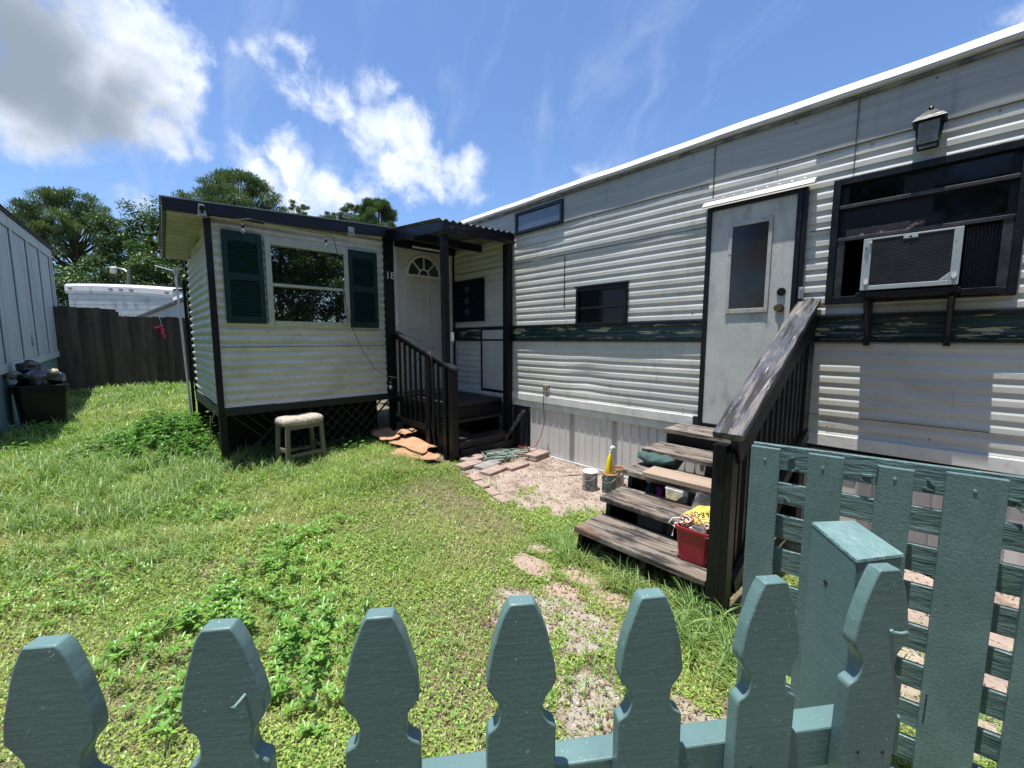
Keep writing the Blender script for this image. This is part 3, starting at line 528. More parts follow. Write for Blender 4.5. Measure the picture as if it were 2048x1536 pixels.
fr = b.build('rim', AC_WHITE, ac, bevel=.003)
b = MB(); b.cyl((-.245, AY - .001, AZ1 - .021), (-.245, AY - .004, AZ1 - .021), .006, n=10); b.build('screw', BLACK_PAINT, fr)
b = MB(); b.box((AX0 + .045, AY + .008, AZ0 + .03), (AX1 - .04, AY + .02, AZ1 - .012))
for i in range(34): z = AZ0 + .036 + i * .0088; b.box((AX0 + .046, AY + .004, z), (AX1 - .041, AY + .009, z + .0035))
b.build('grille', AC_GRILLE, ac)
b = MB()
for x in (AX0 + .03, AX1 - .022): b.cyl((x, AY, AZ0 + .045), (x, AY - .012, AZ0 + .045), .009, n=10); b.box((x - .012, AY - .004, AZ0 + .05), (x + .012, AY, AZ0 + .075))
b.cyl((AX0 + .038, AY, AZ1 - .03), (AX0 + .038, AY - .01, AZ1 - .03), .007, n=8); b.build('clip', TRIM_WHITE, ac)
LBL = mat('grey_label_print', (.1, .11, .12), rough=.6)
b = MB(); b.prism([(-.009, -.008), (.009, -.008), (0, .008)], (AX0 + .019, AY - .0008, 2.225), (1, 0, 0), (0, 0, 1), (0, .001, 0))
for j, w in enumerate((.05, .085, .07, .09, .078)):
    for i in range(int(w / .006)): b.box((AX0 + .011 + j * .0045, AY - .001, 2.208 - i * .006 - random.random() * .001), (AX0 + .0135 + j * .0045, AY - .0002, 2.204 - i * .006))
b.build('warning_label', LBL, fr)
b = MB(); b.box((-.5, 3.76, 1.895), (.0, WY - .046, 1.925)); b.box((.0, 3.9, 1.888), (.165, WY - .046, 1.922)); b.build('support_shelf', BLACK_PAINT, ac, bevel=.004)  # right piece of the shelf extended to shade the wall below
for x in (-.45, -.035):
    b = MB(); b.box((x - .018, WY - .055, 1.555), (x + .018, WY - .035, 1.9)); b.beam((x, WY - .04, 1.62), (x, 3.8, 1.88), .022, .022); b.build('bracket', BLACK_PAINT, ac, bevel=.003)

# ------------------------------------------------------------------ shed addition (front plane x = -5.8)
SX = -5.8
shed = thing('shed_addition', (SX, 1.8, 0), 'small corrugated addition with green shutters and the number 18', 'shed')
def corr(b, f, s0, s1, z0, z1, p=.1, a=.013):
    n = int((z1 - z0) / p * 8); k = max(2, int(abs(s1 - s0) / .3))
    b.grid(lambda u, v: f(s0 + (s1 - s0) * u, a * math.cos(2 * math.pi * (z0 + (z1 - z0) * v) / p) + .005 * math.sin(u * 9 + v * 4), z0 + (z1 - z0) * v), k, n)
F0, F1 = .76, 2.86     # y extents of the facade
w0, w1, wz0, wz1 = 1.33, 2.3, 1.815, 2.76
b = MB()
fx = lambda y, o, z: (SX + o, y, z)
corr(b, fx, F0, w0, .8, 2.98); corr(b, fx, w1, F1, .78, 3.1); corr(b, fx, w0, w1, .78, wz0); corr(b, fx, w0, w1, wz1, 3.05)
b.build('front_wall', OLD_SIDING, shed)
b = MB(); corr(b, lambda x, o, z: (x, F0 - o, z), -8.0, SX, .82, 2.9); b.build('side_wall', SIDE_GREEN, shed)
b = MB(); b.box((-8.0, F0 + .03, .7), (-7.95, 4.05, 2.76)); b.box((-7.95, F0 + .02, .7), (SX - .1, 4.05, .74)); b.build('back_wall', OLD_SIDING, shed)
for a_, c_ in (((SX - .025, F0 - .03, .76), (SX + .03, F0 + .035, 2.98)), ((SX - .02, F1 - .02, .74), (SX + .035, F1 + .13, 3.1)), ((-8.05, F0 - .02, .8), (-7.99, F0 + .03, 2.78))): MB().box(a_, c_).build('corner_trim', BLACK_PAINT, shed, bevel=.004)
b = MB(); b.box((SX - .03, F0 + .035, .7), (SX + .026, 3.0, .79)); b.box((-8.0, F0 - .02, .68), (SX - .025, F0 + .03, .8)); b.build('sill_beam', mat('dark_teal_beam', (.004, .009, .011), (.002, .005, .006), rough=.5, scale=5, bump=[(20, .3)]), shed, bevel=.004)
# roof: slab sloping, fascia, soffit
b = MB()
def ztop(y): return 3.075 + (y - .38) * .056
def zr(x): return -.075 * (SX + .12 - x)      # falls towards the back
b.add([(SX + .12, .36, ztop(.36)), (SX + .12, 2.93, ztop(2.93)), (-7.75, 2.93, 3.032), (-7.75, .455, 2.89), (SX + .12, .36, ztop(.36) - .012), (SX + .12, 2.93, ztop(2.93) - .012), (-7.75, 2.93, 3.02), (-7.75, .455, 2.878)], [(0,1,2,3),(7,6,5,4),(0,4,5,1),(1,5,6,2),(2,6,7,3),(3,7,4,0)])
b.add([(SX + .1, 2.93, 3.19), (SX + .1, 4.2, 3.16), (-8.35, 4.2, 3.0), (-8.35, 2.93, 3.0)], [(0, 1, 2, 3)])
b.build('roof', SHED_ROOF, shed)
b = MB(); b.add([(SX + p, y, ztop(y) - dz) for p in (.07, .11) for (y, dz) in ((.38, .014), (2.93, .014), (2.93, .15), (.38, .14))], [(0,1,2,3),(7,6,5,4),(0,4,5,1),(1,5,6,2),(2,6,7,3),(3,7,4,0)])
b.add([(x, y + q, z) for q in (0, .035) for (x, y, z) in ((SX + .07, .38, 3.061), (-7.73, .47, 2.876), (-7.73, .47, 2.75), (SX + .07, .38, 2.935))], [(0,1,2,3),(7,6,5,4),(0,4,5,1),(1,5,6,2),(2,6,7,3),(3,7,4,0)])
b.build('fascia', NAVY, shed, bevel=.003)
b = MB(); b.box((SX + .02, .42, 2.895), (SX + .065, 2.93, 2.935)); b.build('under_fascia_strip', TRIM_WHITE, shed) if False else None
b = MB()
NS = 12
for i in range(NS):
    t0, t1 = i / NS, (i + .93) / NS; P4 = []
    for t_ in (t0, t1):
        xx = SX + .06 + (-7.72 - SX - .06) * t_; yy = .415 + .09 * t_; zz_ = 2.945 + (2.745 - 2.945) * t_; P4.append((xx, yy, zz_))
    a_, c_ = P4; b.add([(a_[0], a_[1], a_[2]), (a_[0], F0, a_[2]), (c_[0], F0, c_[2]), (c_[0], c_[1], c_[2]), (a_[0], a_[1], a_[2] + .012), (a_[0], F0, a_[2] + .012), (c_[0], F0, c_[2] + .012), (c_[0], c_[1], c_[2] + .012)], [(0,1,2,3),(7,6,5,4),(0,4,5,1),(1,5,6,2),(2,6,7,3),(3,7,4,0)])
b.build('soffit', SOFFIT, shed)
# window
b = MB(); t = .035
b.box((SX + .0, w0 - .02, wz0 - .03), (SX + .035, w0 + .045, wz1 + .07)); b.box((SX, w1 - .045, wz0 - .03), (SX + .035, w1 + .03, wz1 + .07)); b.box((SX, w0 + .045, wz1 - .01), (SX + .036, w1 - .045, wz1 + .07)); b.box((SX, w0 + .045, wz0 - .035), (SX + .045, w1 - .045, wz0 + .015)); b.box((SX, w0 + .045, 2.255), (SX + .032, w1 - .045, 2.29))
win = b.build('front_window', mat('greenish_window_frame', (.42, .44, .37), (.33, .36, .28), [((.12, .13, .08), 14, (1, 1, 1), .6, .7, .7)], rough=.5, scale=9), shed, bevel=.003)
for za, zb in ((wz0 + .015, 2.255), (2.29, wz1 - .01)):
    ya, yb_ = w0 + .045, w1 - .045; MB().add([(SX + o_ + q, y, z) for q in (0, .004) for (y, o_) in ((ya, -.036), (yb_, .024)) for z in (za, zb)], [(0,1,3,2),(4,6,7,5),(0,4,5,1),(2,3,7,6),(0,2,6,4),(1,5,7,3)]).build('pane', GLASS_MIRROR, win)
# shutters
for (y0, y1, z0, z1) in ((.878, 1.283, 1.79, 2.845), (2.315, 2.725, 1.765, 2.83)):
    b = MB(); xs_ = SX + .014
    b.box((xs_, y0, z0), (xs_ + .035, y0 + .055, z1)); b.box((xs_, y1 - .055, z0), (xs_ + .035, y1, z1))
    for za, zb in ((z0, z0 + .08), (z0 + .5, z0 + .58), (z1 - .1, z1)): b.box((xs_, y0 + .055, za), (xs_ + .035, y1 - .055, zb))
    b.box((xs_, y0 + .055, z0 + .08), (xs_ + .012, y1 - .055, z1 - .1))
    b.prism([(-.148, 0)] + [(.148 * math.sin(R(a)), -.03 + .03 * math.cos(R(a))) for a in range(-80, 81, 20)] + [(.148, 0), (.148, .01), (-.148, .01)], (xs_ + .02, (y0 + y1) / 2, z1 - .108), (0, 1, 0), (0, 0, 1), (.026, 0, 0))
    sh = b.build('shutter', SHUTTER, shed, bevel=.003)
    b = MB()
    for za, zb in ((z0 + .085, z0 + .495), (z0 + .585, z1 - .12)):
        n = int((zb - za) / .026)
        for i in range(n):
            z = za + (i + .5) * (zb - za) / n; b.obox((xs_ + .022, (y0 + y1) / 2, z), (.009, 0, -.009), (0, (y1 - y0) / 2 - .056, 0), (.0025, 0, .0025))
    b.build('louvres', SHUTTER, sh)
# screws of the sheeting
b = MB()
for y in (.83, 1.3, 2.28, 2.8):
    for z in (.9, 1.1, 1.3, 1.5, 1.7, 2.9): b.cyl((SX + .008, y + random.uniform(-.01, .01), z), (SX + .016, y, z), .006, n=6)
b.build('sheet_screws', mat('rusty_screw', (.08, .05, .03), rough=.7), shed)
b = MB(); b.box((SX + .004, F0 + .04, 1.508), (SX + .017, F1 - .02, 1.516)); b.build('sheet_overlap', mat('lap_dirt', (.13, .12, .06), rough=.8), shed)
# entry door of the addition
ed = MB(); ed.box((SX - .03, 3.06, .8), (SX + .0, 3.97, 2.985)); ed = ed.build('entry_door', ENTRY_DOOR, shed)
b = MB()
for y0, y1 in ((3.18, 3.47), (3.58, 3.87)):
    for z0, z1 in ((1.75, 2.52), (.92, 1.6)):
        for q in ((y0, y0 + .02, z0, z1), (y1 - .02, y1, z0, z1), (y0 + .02, y1 - .02, z0, z0 + .02), (y0 + .02, y1 - .02, z1 - .02, z1)): b.box((SX - .002, q[0], q[2]), (SX + .009, q[1], q[3]))
b.build('door_moulding', ENTRY_DOOR, ed, bevel=.004)
cy, cz, rad = 3.515, 2.6, .29
b = MB(); b.prism([(rad * math.cos(R(a)), rad * math.sin(R(a))) for a in range(0, 181, 10)], (SX + .004, cy, cz), (0, 1, 0), (0, 0, 1), (.008, 0, 0)); b.build('fan_glass', mat('fan_glass', (.02, .035, .045), (.035, .06, .07), rough=.1, scale=6, ior=1.6), ed)
b = MB(); ring = [((rad + .02) * math.cos(R(a)), (rad + .02) * math.sin(R(a))) for a in range(0, 181, 9)]; ring2 = [((rad - .015) * math.cos(R(a)), (rad - .015) * math.sin(R(a))) for a in range(180, -1, -9)]
def strip_(o1, o2, xo, d):
    n = len(o1); vs = [(SX + xo + q, cy + a, cz + c) for q in (0, d) for (a, c) in o1 + o2[::-1]]
    f = []
    for i in range(n - 1): f += [(i, i+1, n+i+1, n+i), (2*n+i, 3*n+i, 3*n+i+1, 2*n+i+1), (i, 2*n+i, 2*n+i+1, i+1), (n+i, n+i+1, 3*n+i+1, 3*n+i)]
    b.add(vs, f)
strip_(ring, ring2, .006, .014); i1 = [(.1 * math.cos(R(a)), .1 * math.sin(R(a))) for a in range(0, 181, 15)]; i2 = [(.08 * math.cos(R(a)), .08 * math.sin(R(a))) for a in range(180, -1, -15)]; strip_(i1, i2, .006, .012)
for a in (45, 90, 135): b.beam((SX + .014, cy + .09 * math.cos(R(a)), cz + .09 * math.sin(R(a))), (SX + .014, cy + rad * math.cos(R(a)), cz + rad * math.sin(R(a))), .018, .012, up=(1, 0, 0))
b.box((SX + .006, cy - rad - .02, cz - .022), (SX + .0215, cy + rad + .02, cz)); b.build('fan_muntins', TRIM_WHITE, ed)
b = MB(); b.box((SX - .02, 2.985, .8), (SX + .012, 3.055, 3.06)); b.box((SX - .02, 3.975, .8), (SX + .012, 4.04, 3.0)); b.box((SX - .02, 3.055, 2.99), (SX + .0125, 4.04, 3.02)); b.build('door_jamb', TRIM_WHITE, shed)
b = MB(); b.box((SX - .04, 2.98, 3.02), (SX - .002, 4.09, 3.14)); b.box((SX - .04, 4.04, .75), (SX - .002, 4.095, 3.02)); b.build('lintel_board', TRIM_WHITE, shed)
b = MB(); b.box((SX + .0, 3.058, 2.972), (SX + .008, 3.975, 2.985)); b.box((SX + .02, 4.05, .76), (SX + .035, 4.075, 2.96)); b.build('weather_strip', BLACK_PAINT, shed)
b = MB(); b.cyl((SX + .0, 3.9, 1.72), (SX + .05, 3.9, 1.72), .014, n=10); b.cyl((SX + .05, 3.9, 1.72), (SX + .08, 3.9, 1.72), .03, n=14); b.cyl((SX, 3.9, 1.88), (SX + .02, 3.9, 1.88), .03, n=14); b.build('door_knob', BLACK_PAINT, ed)
# number 18 on the post
M18 = Matrix.Translation((SX + .038, 2.928, 2.535)) @ Matrix.Rotation(R(90), 4, 'Z') @ Matrix.Rotation(R(90), 4, 'X')
text('18', .15, mat('silver_number', (.6, .6, .58), rough=.4), 'house_number', shed, M18, extrude=.003)
# crawl-space lattice
b = MB(); LX = SX - .05
for i in range(-14, 34):
    for sgn in (1, -1):
        y0 = F0 + i * .14; p0 = Vector((LX + .008 * sgn, y0, .1)); p1 = Vector((LX + .008 * sgn, y0 + .62 * sgn, .72))
        pts = [p0, p1]
        if min(p0.y, p1.y) < F0 + .02 or max(p0.y, p1.y) > 2.95: continue
        b.beam(p0, p1, .012, .036, up=(1, 0, 0))
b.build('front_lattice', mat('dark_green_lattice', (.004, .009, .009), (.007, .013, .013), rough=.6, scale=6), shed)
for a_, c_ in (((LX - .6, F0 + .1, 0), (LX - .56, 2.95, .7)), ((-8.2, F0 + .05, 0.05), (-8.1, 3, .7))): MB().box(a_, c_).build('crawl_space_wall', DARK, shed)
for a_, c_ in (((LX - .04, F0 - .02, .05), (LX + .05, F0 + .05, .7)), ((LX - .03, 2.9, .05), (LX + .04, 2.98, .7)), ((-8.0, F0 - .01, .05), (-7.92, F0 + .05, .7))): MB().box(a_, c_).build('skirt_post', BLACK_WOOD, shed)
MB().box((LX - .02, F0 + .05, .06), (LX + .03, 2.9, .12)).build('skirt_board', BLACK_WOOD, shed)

# motion light, solar panel, antenna pole
ml = thing('eave_flood_bracket', (SX + .12, .72, 2.97), 'small worn grey lamp bracket on the fascia corner above the side wall', 'light fitting')
b = MB(); b.prism([(-.04, -.075), (.045, -.075), (.03, .02), (.025, .06), (-.025, .06), (-.03, .02)], (SX + .12, .71, 2.995), (0, 1, 0), (0, 0, 1), (.02, 0, 0)); b.build('backplate', AC_WHITE, ml, bevel=.004)
b = MB(); b.cyl((SX + .13, .71, 3.02), (SX + .17, .71, 3.0), .022, .028, n=12); b.cyl((SX + .13, .71, 2.97), (SX + .15, .71, 2.965), .012, n=8); b.build('socket', BLACK_PAINT, ml)
sp = thing('solar_spotlight', (SX + .12, 2.32, 3.13), 'small solar panel light clipped on the roof edge above the right shutter', 'light')
b = MB(); b.obox((SX + .1, 2.3, 3.245), (.03, 0, .015), (0, .055, 0), (-.002, 0, .004)); b.build('solar_panel', mat('solar_cell', (.2, .22, .26), rough=.2), sp, bevel=.002)
b = MB(); b.cyl((SX + .12, 2.33, 3.06), (SX + .16, 2.33, 3.05), .02, .026, n=12); b.cyl((SX + .12, 2.36, 3.02), (SX + .15, 2.36, 3.0), .014, n=10); b.box((SX + .112, 2.3, 2.99), (SX + .12, 2.38, 3.11)); b.build('lamp_head', AC_WHITE, sp)
ap = thing('satellite_mast', (-8.2, .62, .2), 'thin galvanised pipe mast with a cross arm at the back corner of the shed', 'pole')
b = MB(); b.cyl((-8.1, .68, .2), (-8.45, .655, 2.68), .016, n=10); b.build('pipe', GALV, ap)
b = MB(); b.cyl((-8.45, .655, 2.66), (-8.72, .43, 2.76), .011, n=8); b.cyl((-8.45, .655, 2.66), (-8.36, .72, 2.7), .011, n=8); b.cyl((-8.45, .655, 2.62), (-8.45, .655, 2.72), .028, n=10); b.build('cross_arm', GALV, ap)
MB().box((-8.15, .7, .3), (-8.11, .74, 2.5)).build('wood_post', BLACK_WOOD, ap)

# ------------------------------------------------------------------ porch canopy
can = thing('porch_canopy', (-5.1, 3.5, 0), 'black post porch canopy with corrugated roof over the entry door', 'canopy')
b = MB(); b.box((-4.49, 2.96, gzf(-4.45, 3)), (-4.41, 3.04, 2.9)); b.build('post', BLACK_WOOD, can, bevel=.003)
b = MB(); b.box((-4.45, 3.98, .05), (-4.35, 4.075, 2.93)); b.build('post', BLACK_WOOD, can, bevel=.003)
b = MB(); b.add([(-4.37 + q, y, z) for q in (0, .04) for (y, z) in ((2.9, 2.905), (4.1, 2.935), (4.1, 3.075), (2.9, 3.03))], [(0,1,2,3),(7,6,5,4),(0,4,5,1),(1,5,6,2),(2,6,7,3),(3,7,4,0)]); b.build('front_beam', RUSTY_BEAM, can, bevel=.004)
b = MB(); b.add([(x, 2.9 + q, z) for q in (0, .04) for (x, z) in ((-5.78, 3.02), (-4.37, 2.91), (-4.37, 3.03), (-5.78, 3.17))], [(0,1,2,3),(7,6,5,4),(0,4,5,1),(1,5,6,2),(2,6,7,3),(3,7,4,0)]); b.box((-5.75, 3.0, 2.96), (-5.7, 4.05, 3.08)); b.box((-5.1, 2.95, 2.93), (-5.04, 4.08, 3.03)); b.build('side_beam', NAVY, can, bevel=.004)
b = MB()
def cr(u, v):
    y = 2.86 + 1.26 * u; x = -4.34 - 1.48 * v; return (x, y, 3.045 + .13 * v + (y - 2.9) * .035 + .014 * math.cos(2 * math.pi * (y - 2.86) / .105))
b.grid(cr, 96, 3); b.build('corrugated_sheet', mat('dark_corrugated_metal', (.05, .055, .06), (.16, .17, .18), rough=.35, scale=7), can)
for ch in can.children:
    if ch.name.startswith('corrugated'): sm_ = ch.modifiers.new('th', 'SOLIDIFY'); sm_.thickness = .003
b = MB(); b.cyl((-5.66, 3.25, 2.985), (-5.6, 3.7, 2.975), .018, n=8); b.build('light_batten', TRIM_WHITE, can)

# ------------------------------------------------------------------ porch steps with railing
ps = thing('porch_steps', (-4.9, 3.6, 0), 'dark painted porch steps with railing leading to the entry door', 'steps')
b = MB()
for i in range(6): b.box((-5.76 + i * .2, 3.06, .69), (-5.765 + (i + 1) * .2, 4.06, .73))
b.build('landing', mat('worn_black_deck', (.012, .011, .012), (.03, .027, .026), [((.08, .07, .07), 5, (1, 1, 1), .55, .7, .6)], rough=.65, scale=8, stretch=(1, .15, 1), bump=[(30, .3, (1, .1, 1))]), ps, bevel=.004)
STEPW = mat('step_worn_paint', (.01, .009, .009), (.035, .028, .023), [((.17, .14, .11), 14, (1, .2, 1), .58, .7, .7)], rough=.6, scale=9, stretch=(1, .15, 1), bump=[(30, .4, (1, .08, 1))])
for x0, x1, z in ((-4.86, -4.55, .5), (-4.6, -4.31, .265)):
    MB().box((x0, 3.1, z - .038), (x1, 4.12, z)).build('tread', STEPW, ps, bevel=.004)
for x, z0, z1 in ((-4.62, .5, .69), (-4.86, .29, .46)): MB().box((x, 3.1, z0), (x + .02, 4.1, z1)).build('riser', BLACK_WOOD, ps)
MB().box((-4.345, 3.12, .02), (-4.315, 4.2, .15)).box((-4.37, 3.12, .15), (-4.355, 4.1, .222)).build('toe_board', STEPW, ps, bevel=.003)
for y_ in (3.08, 4.04): MB().prism([(-5.75, .1), (-4.35, .02), (-4.35, .2), (-4.62, .23), (-4.62, .45), (-4.88, .46), (-4.88, .68), (-5.75, .68)], (0, y_, 0), (1, 0, 0), (0, 0, 1), (0, .035, 0)).build('stringer', BLACK_WOOD, ps)
b = MB(); b.beam((-5.85, 3.0, 1.73), (-4.22, 3.0, 1.225), .1, .032); b.build('handrail', mat('worn_black_rail', (.008, .009, .013), (.025, .028, .036), [((.16, .14, .13), 12, (.3, 1, 1), .6, .7, .8)], rough=.35, scale=8, bump=[(20, .4)]), ps, bevel=.004)
b = MB(); b.beam((-5.76, 2.99, 1.66), (-4.28, 2.99, 1.205), .035, .08); b.build('rail_beam', BLACK_WOOD, ps, bevel=.003)
for x in (-5.74, -5.6, -5.45, -5.3, -5.16, -5.02, -4.7, -4.58, -4.42): 
    zt = 1.66 + (x + 5.76) * (-.455 / 1.48); MB().box((x - .018, 2.945, max(.35, zt - 1.16)), (x + .018, 2.972, zt)).build('baluster', BLACK_WOOD, ps, bevel=.002)
for x in (-4.87, -4.31):
    zt = 1.66 + (x + 5.76) * (-.455 / 1.48); MB().box((x - .045, 2.96, gzf(x, 3) - .02), (x + .045, 3.05, zt)).build('newel', BLACK_WOOD, ps, bevel=.003)
MB().box((-5.76, 2.93, .36), (-4.86, 2.944, .44)).box((-5.76, 2.975, .66), (-4.9, 3.0, .74)).build('lower_rail', BLACK_WOOD, ps)
b = MB(); b.beam((-4.35, 3.9, .12), (-4.1, 4.06, .6), .02, .05); b.build('brace', mat('flaking_brace', (.02, .02, .02), (.2, .17, .15), rough=.7, scale=20, lo=.55, hi=.62), ps)
dk = MB().box((-4.33, 4.09, .02), (-4.06, 4.12, .72)).build('underside_panel', mat('flaked_dark_panel', (.006, .007, .012), (.012, .012, .02), [((.2, .17, .16), 18, (1, 1, .4), .66, .69, .8)], rough=.5, scale=8), home)
lock = thing('key_lock_box', (-4.42, 3.09, 1.62), 'small white box hanging on the porch post by the entry door', 'lock box')
b = MB(); b.box((-4.42, 3.045, 1.58), (-4.385, 3.085, 1.69)); b.build('box', WHITE_P, lock, bevel=.004)
b = MB(); b.tube([(-4.40, 3.06 + .025 * math.cos(a), 1.565 + .025 * math.sin(a)) for a in [i * .5 for i in range(14)]], .004); b.build('shackle', GALV, lock)

# ------------------------------------------------------------------ main steps (right)
ms = thing('wooden_steps', (-1.35, 3.2, 0), 'weathered wooden steps up to the white trailer door', 'steps')
TR = [(2.33, 2.70, .22), (2.65, 3.0, .37), (2.97, 3.32, .515), (3.28, 3.62, .645), (3.66, 4.04, .765)]
for i, (y0, y1, z) in enumerate(TR):
    o = bpy.data.objects
    b = MB(); b.box((-1.82, y0, z - .04), (-.86 if i else -.87, y0 + (y1 - y0) * .49, z)); b.box((-1.825, y0 + (y1 - y0) * .505, z - .04), (-.86, y1, z - .001))
    q_ = .03 * (i % 3)
    tm = mat('weathered_tread_wood_%s' % 'abcde'[i], (.12, .09, .07), (.24 + q_, .205 + q_, .17 + q_), [((.012, .012, .013), 3.6 + i * .7, (1, 2.6, 1), .46 + .015 * i, .6, .9), ((.2, .1, .055), 3 + i * .3, (1, 2, 1), .54, .68, .7 if i < 2 else .35), ((.008, .008, .008), 26 + i, (.06, 1, 1), .53, .6, .95), ((.55, .52, .47), 9 + i, (1, 1, 1), .72, .74, .8)], rough=.75, scale=16 + i, stretch=(.06, 1, 1), bump=[(26, 1, (.05, 1, 1), .014), (60, .4)])
    b.build('tread', tm, ms, bevel=.005)
so = [(2.34, .02), (2.36, .175), (2.7, .18), (2.72, .325), (3.02, .33), (3.04, .475), (3.33, .475), (3.35, .6), (3.7, .605), (3.72, .72), (4.04, .72), (4.04, .4), (3.2, .0)]
for x in (-1.78, -1.27, -.86): MB().prism(so, (x, 0, 0), (0, 1, 0), (0, 0, 1), (.038, 0, 0)).build('stringer', BLACK_WOOD, ms)
MB().box((-1.8, 3.70, .5), (-.86, 3.72, .722)).build('riser', BLACK_WOOD, ms)
b = MB(); b.box((-.858, 2.31, -.03), (-.788, 2.39, 1.03)); b.box((-.786, 2.3, -.02), (-.75, 2.39, 1.0)); b.build('newel', BLACK_WOOD, ms, bevel=.004)
b = MB(); b.box((-.9, 3.93, .0), (-.81, 4.02, 1.83)); b.build('newel', BLACK_WOOD, ms, bevel=.004)
b = MB(); b.box((-.8, 3.85, .0), (-.76, 4.02, 1.8)); b.build('newel', BLACK_WOOD, ms, bevel=.004)
# cap built flat along its own axis then rotated so the grain follows it
p0 = Vector((-.775, 2.27, 1.093)); p1 = Vector((-.825, 4.08, 1.915)); d = p1 - p0; Lc = d.length
b = MB(); b.grid(lambda u, v: ((v - .5) * .145 + .003 * math.sin(u * 40 + v * 5), u * Lc, .019 + .0025 * math.sin(u * 23) * math.sin(v * 9) - (.02 if (u > .93 and v > .7) else 0)), 60, 6, smooth=False)
b.box((-.0725, 0, -.019), (.0725, Lc, .014))
cap = b.build('handrail', CAPWOOD, ms, bevel=0, local=True)
yv = d.normalized(); xv = Vector((1, 0, 0)); xv = (xv - yv * xv.dot(yv)).normalized(); zv = xv.cross(yv)
cap.matrix_local = Matrix.Translation(p0 - Vector(ms['_o'])) @ Matrix((xv, yv, zv)).transposed().to_4x4()
b = MB(); b.beam((-.75, 2.33, 1.01), (-.775, 4.03, 1.785), .038, .17); b.build('rail_beam', BLACK_WOOD, ms, bevel=.003)
y = 2.52
while y < 3.9:
    zt = 1.03 + (y - 2.33) * .453; zb = .12 + (y - 2.33) * .42; MB().box((-.812, y - .018, zb), (-.778, y + .018, zt - .02)).build('baluster', BLACK_WOOD, ms, bevel=.002); y += .115
MB().beam((-.755, 2.42, .2), (-.755, 3.95, .85), .03, .09).build('lower_rail', BLACK_WOOD, ms)

# things on and under the steps
pl = MB(); pl.obox((-1.2, 3.05, .537), (.42, .02, 0), (-.005, .105, 0), (0, 0, .02)); pl = pl.build('loose_plank', PLANK, None, bevel=.004); set_base(pl, (-1.2, 3.05, .516))
tag(pl, 'clean brown plank lying loose on the middle step', 'plank')
def cush(u, v):
    a = (u * 2 - 1); t = v * 2 * math.pi; w = (max(0, 1 - abs(a) ** 2.6)) ** .6
    return (-1.67 + a * .165 + .0, 3.26 + .085 * w * math.cos(t) + .02 * a, .57 + .05 * w * math.sin(t) + .008 * math.sin(a * 9 + t * 2) + .02 * abs(a))
b = MB(); b.grid(cush, 28, 18); cu_ = set_base(b.build('cushion', CUSH), (-1.67, 3.26, .52)); tag(cu_, 'dark green pointed cushion tucked behind the loose plank', 'cushion')
for q, (x, y, z, lb) in enumerate(((-1.28, 3.62, .0, 'lower cinder block standing under the wooden steps'), (-1.28, 3.62, .205, 'middle cinder block of the stack under the wooden steps'), (-1.27, 3.63, .41, 'topmost cinder block of the stack under the wooden steps'), (-1.02, 3.64, .0, 'cinder block on the soil right of the stack under the steps'), (-1.02, 3.64, .205, 'cinder block resting on another under the right end of the steps'))):
    b = MB(); b.box((x - .1, y - .09, z), (x + .1, y + .09, z + .195)); o = b.build('cinder_block', CINDER, None, bevel=.006); set_base(o, (x, y, z)); tag(o, lb, 'block', 'cinder blocks under the wooden steps')
# bottles under the steps
bo = thing('spray_bottle', (-1.74, 3.2, .01), 'dark blue bottle with a white cap on the ground under the steps', 'bottle')
b = MB(); b.lathe([(.0, 0), (.035, 0), (.037, .02), (.037, .13), (.03, .17), (.015, .2), (.015, .22), (0, .22)], (-1.7, 3.2, .16), 16); b.build('bottle_body', BLUE_P, bo)
b = MB(); b.lathe([(.0, .215), (.02, .215), (.018, .25), (0, .25)], (-1.7, 3.2, .16), 12); b.build('cap', WHITE_P, bo)
bo = thing('detergent_bottle', (-1.62, 3.22, .01), 'magenta and white bottle beside the blue one under the steps', 'bottle')
b = MB(); b.lathe([(.0, 0), (.04, 0), (.04, .12)], (-1.6, 3.22, .12), 16); b.build('bottle_body', WHITE_P, bo)
b = MB(); b.lathe([(.041, .115), (.041, .22), (.03, .25), (0, .25)], (-1.6, 3.22, .12), 16); b.build('wrapper', MAGENTA, bo)
b = MB(); b.obox((-1.65, 3.22, .08), (.12, 0, 0), (0, .08, 0), (0, 0, .08)); o = b.build('cinder_block', CINDER, None, bevel=.006); set_base(o, (-1.65, 3.22, 0)); tag(o, 'cinder block under the steps carrying the two bottles', 'block', 'cinder blocks under the wooden steps')

# red bucket and its scrap
bk = thing('red_bucket', (-1.0, 2.53, .22), 'square red plastic bucket on the bottom step holding wire scraps', 'bucket')
bx, by, bz = -1.01, 2.545, .222; ang = R(2)
def rsq(hw, hd, z, n=5, r=.03):
    pts = []
    for cx_, cy_, a0 in ((hw - r, hd - r, 0), (-hw + r, hd - r, 90), (-hw + r, -hd + r, 180), (hw - r, -hd + r, 270)):
        for i in range(n): a = R(a0 + 90 * i / (n - 1)); pts.append((cx_ + r * math.cos(a), cy_ + r * math.sin(a), z))
    return [(bx + x * math.cos(ang) - y * math.sin(ang), by + x * math.sin(ang) + y * math.cos(ang), bz + z) for x, y, z in pts]
rings = [rsq(.083, .083, .0), rsq(.087, .087, .01), rsq(.105, .1, .2), rsq(.112, .107, .2), rsq(.113, .108, .222), rsq(.104, .099, .222), rsq(.083, .08, .02)]
n_ = 20; vs = [p for r_ in rings for p in r_]
fs = [(i*n_+k, i*n_+(k+1) % n_, (i+1)*n_+(k+1) % n_, (i+1)*n_+k) for i in range(len(rings)-1) for k in range(n_)] + [tuple(range(n_))[::-1], tuple(range(6*n_, 7*n_))]
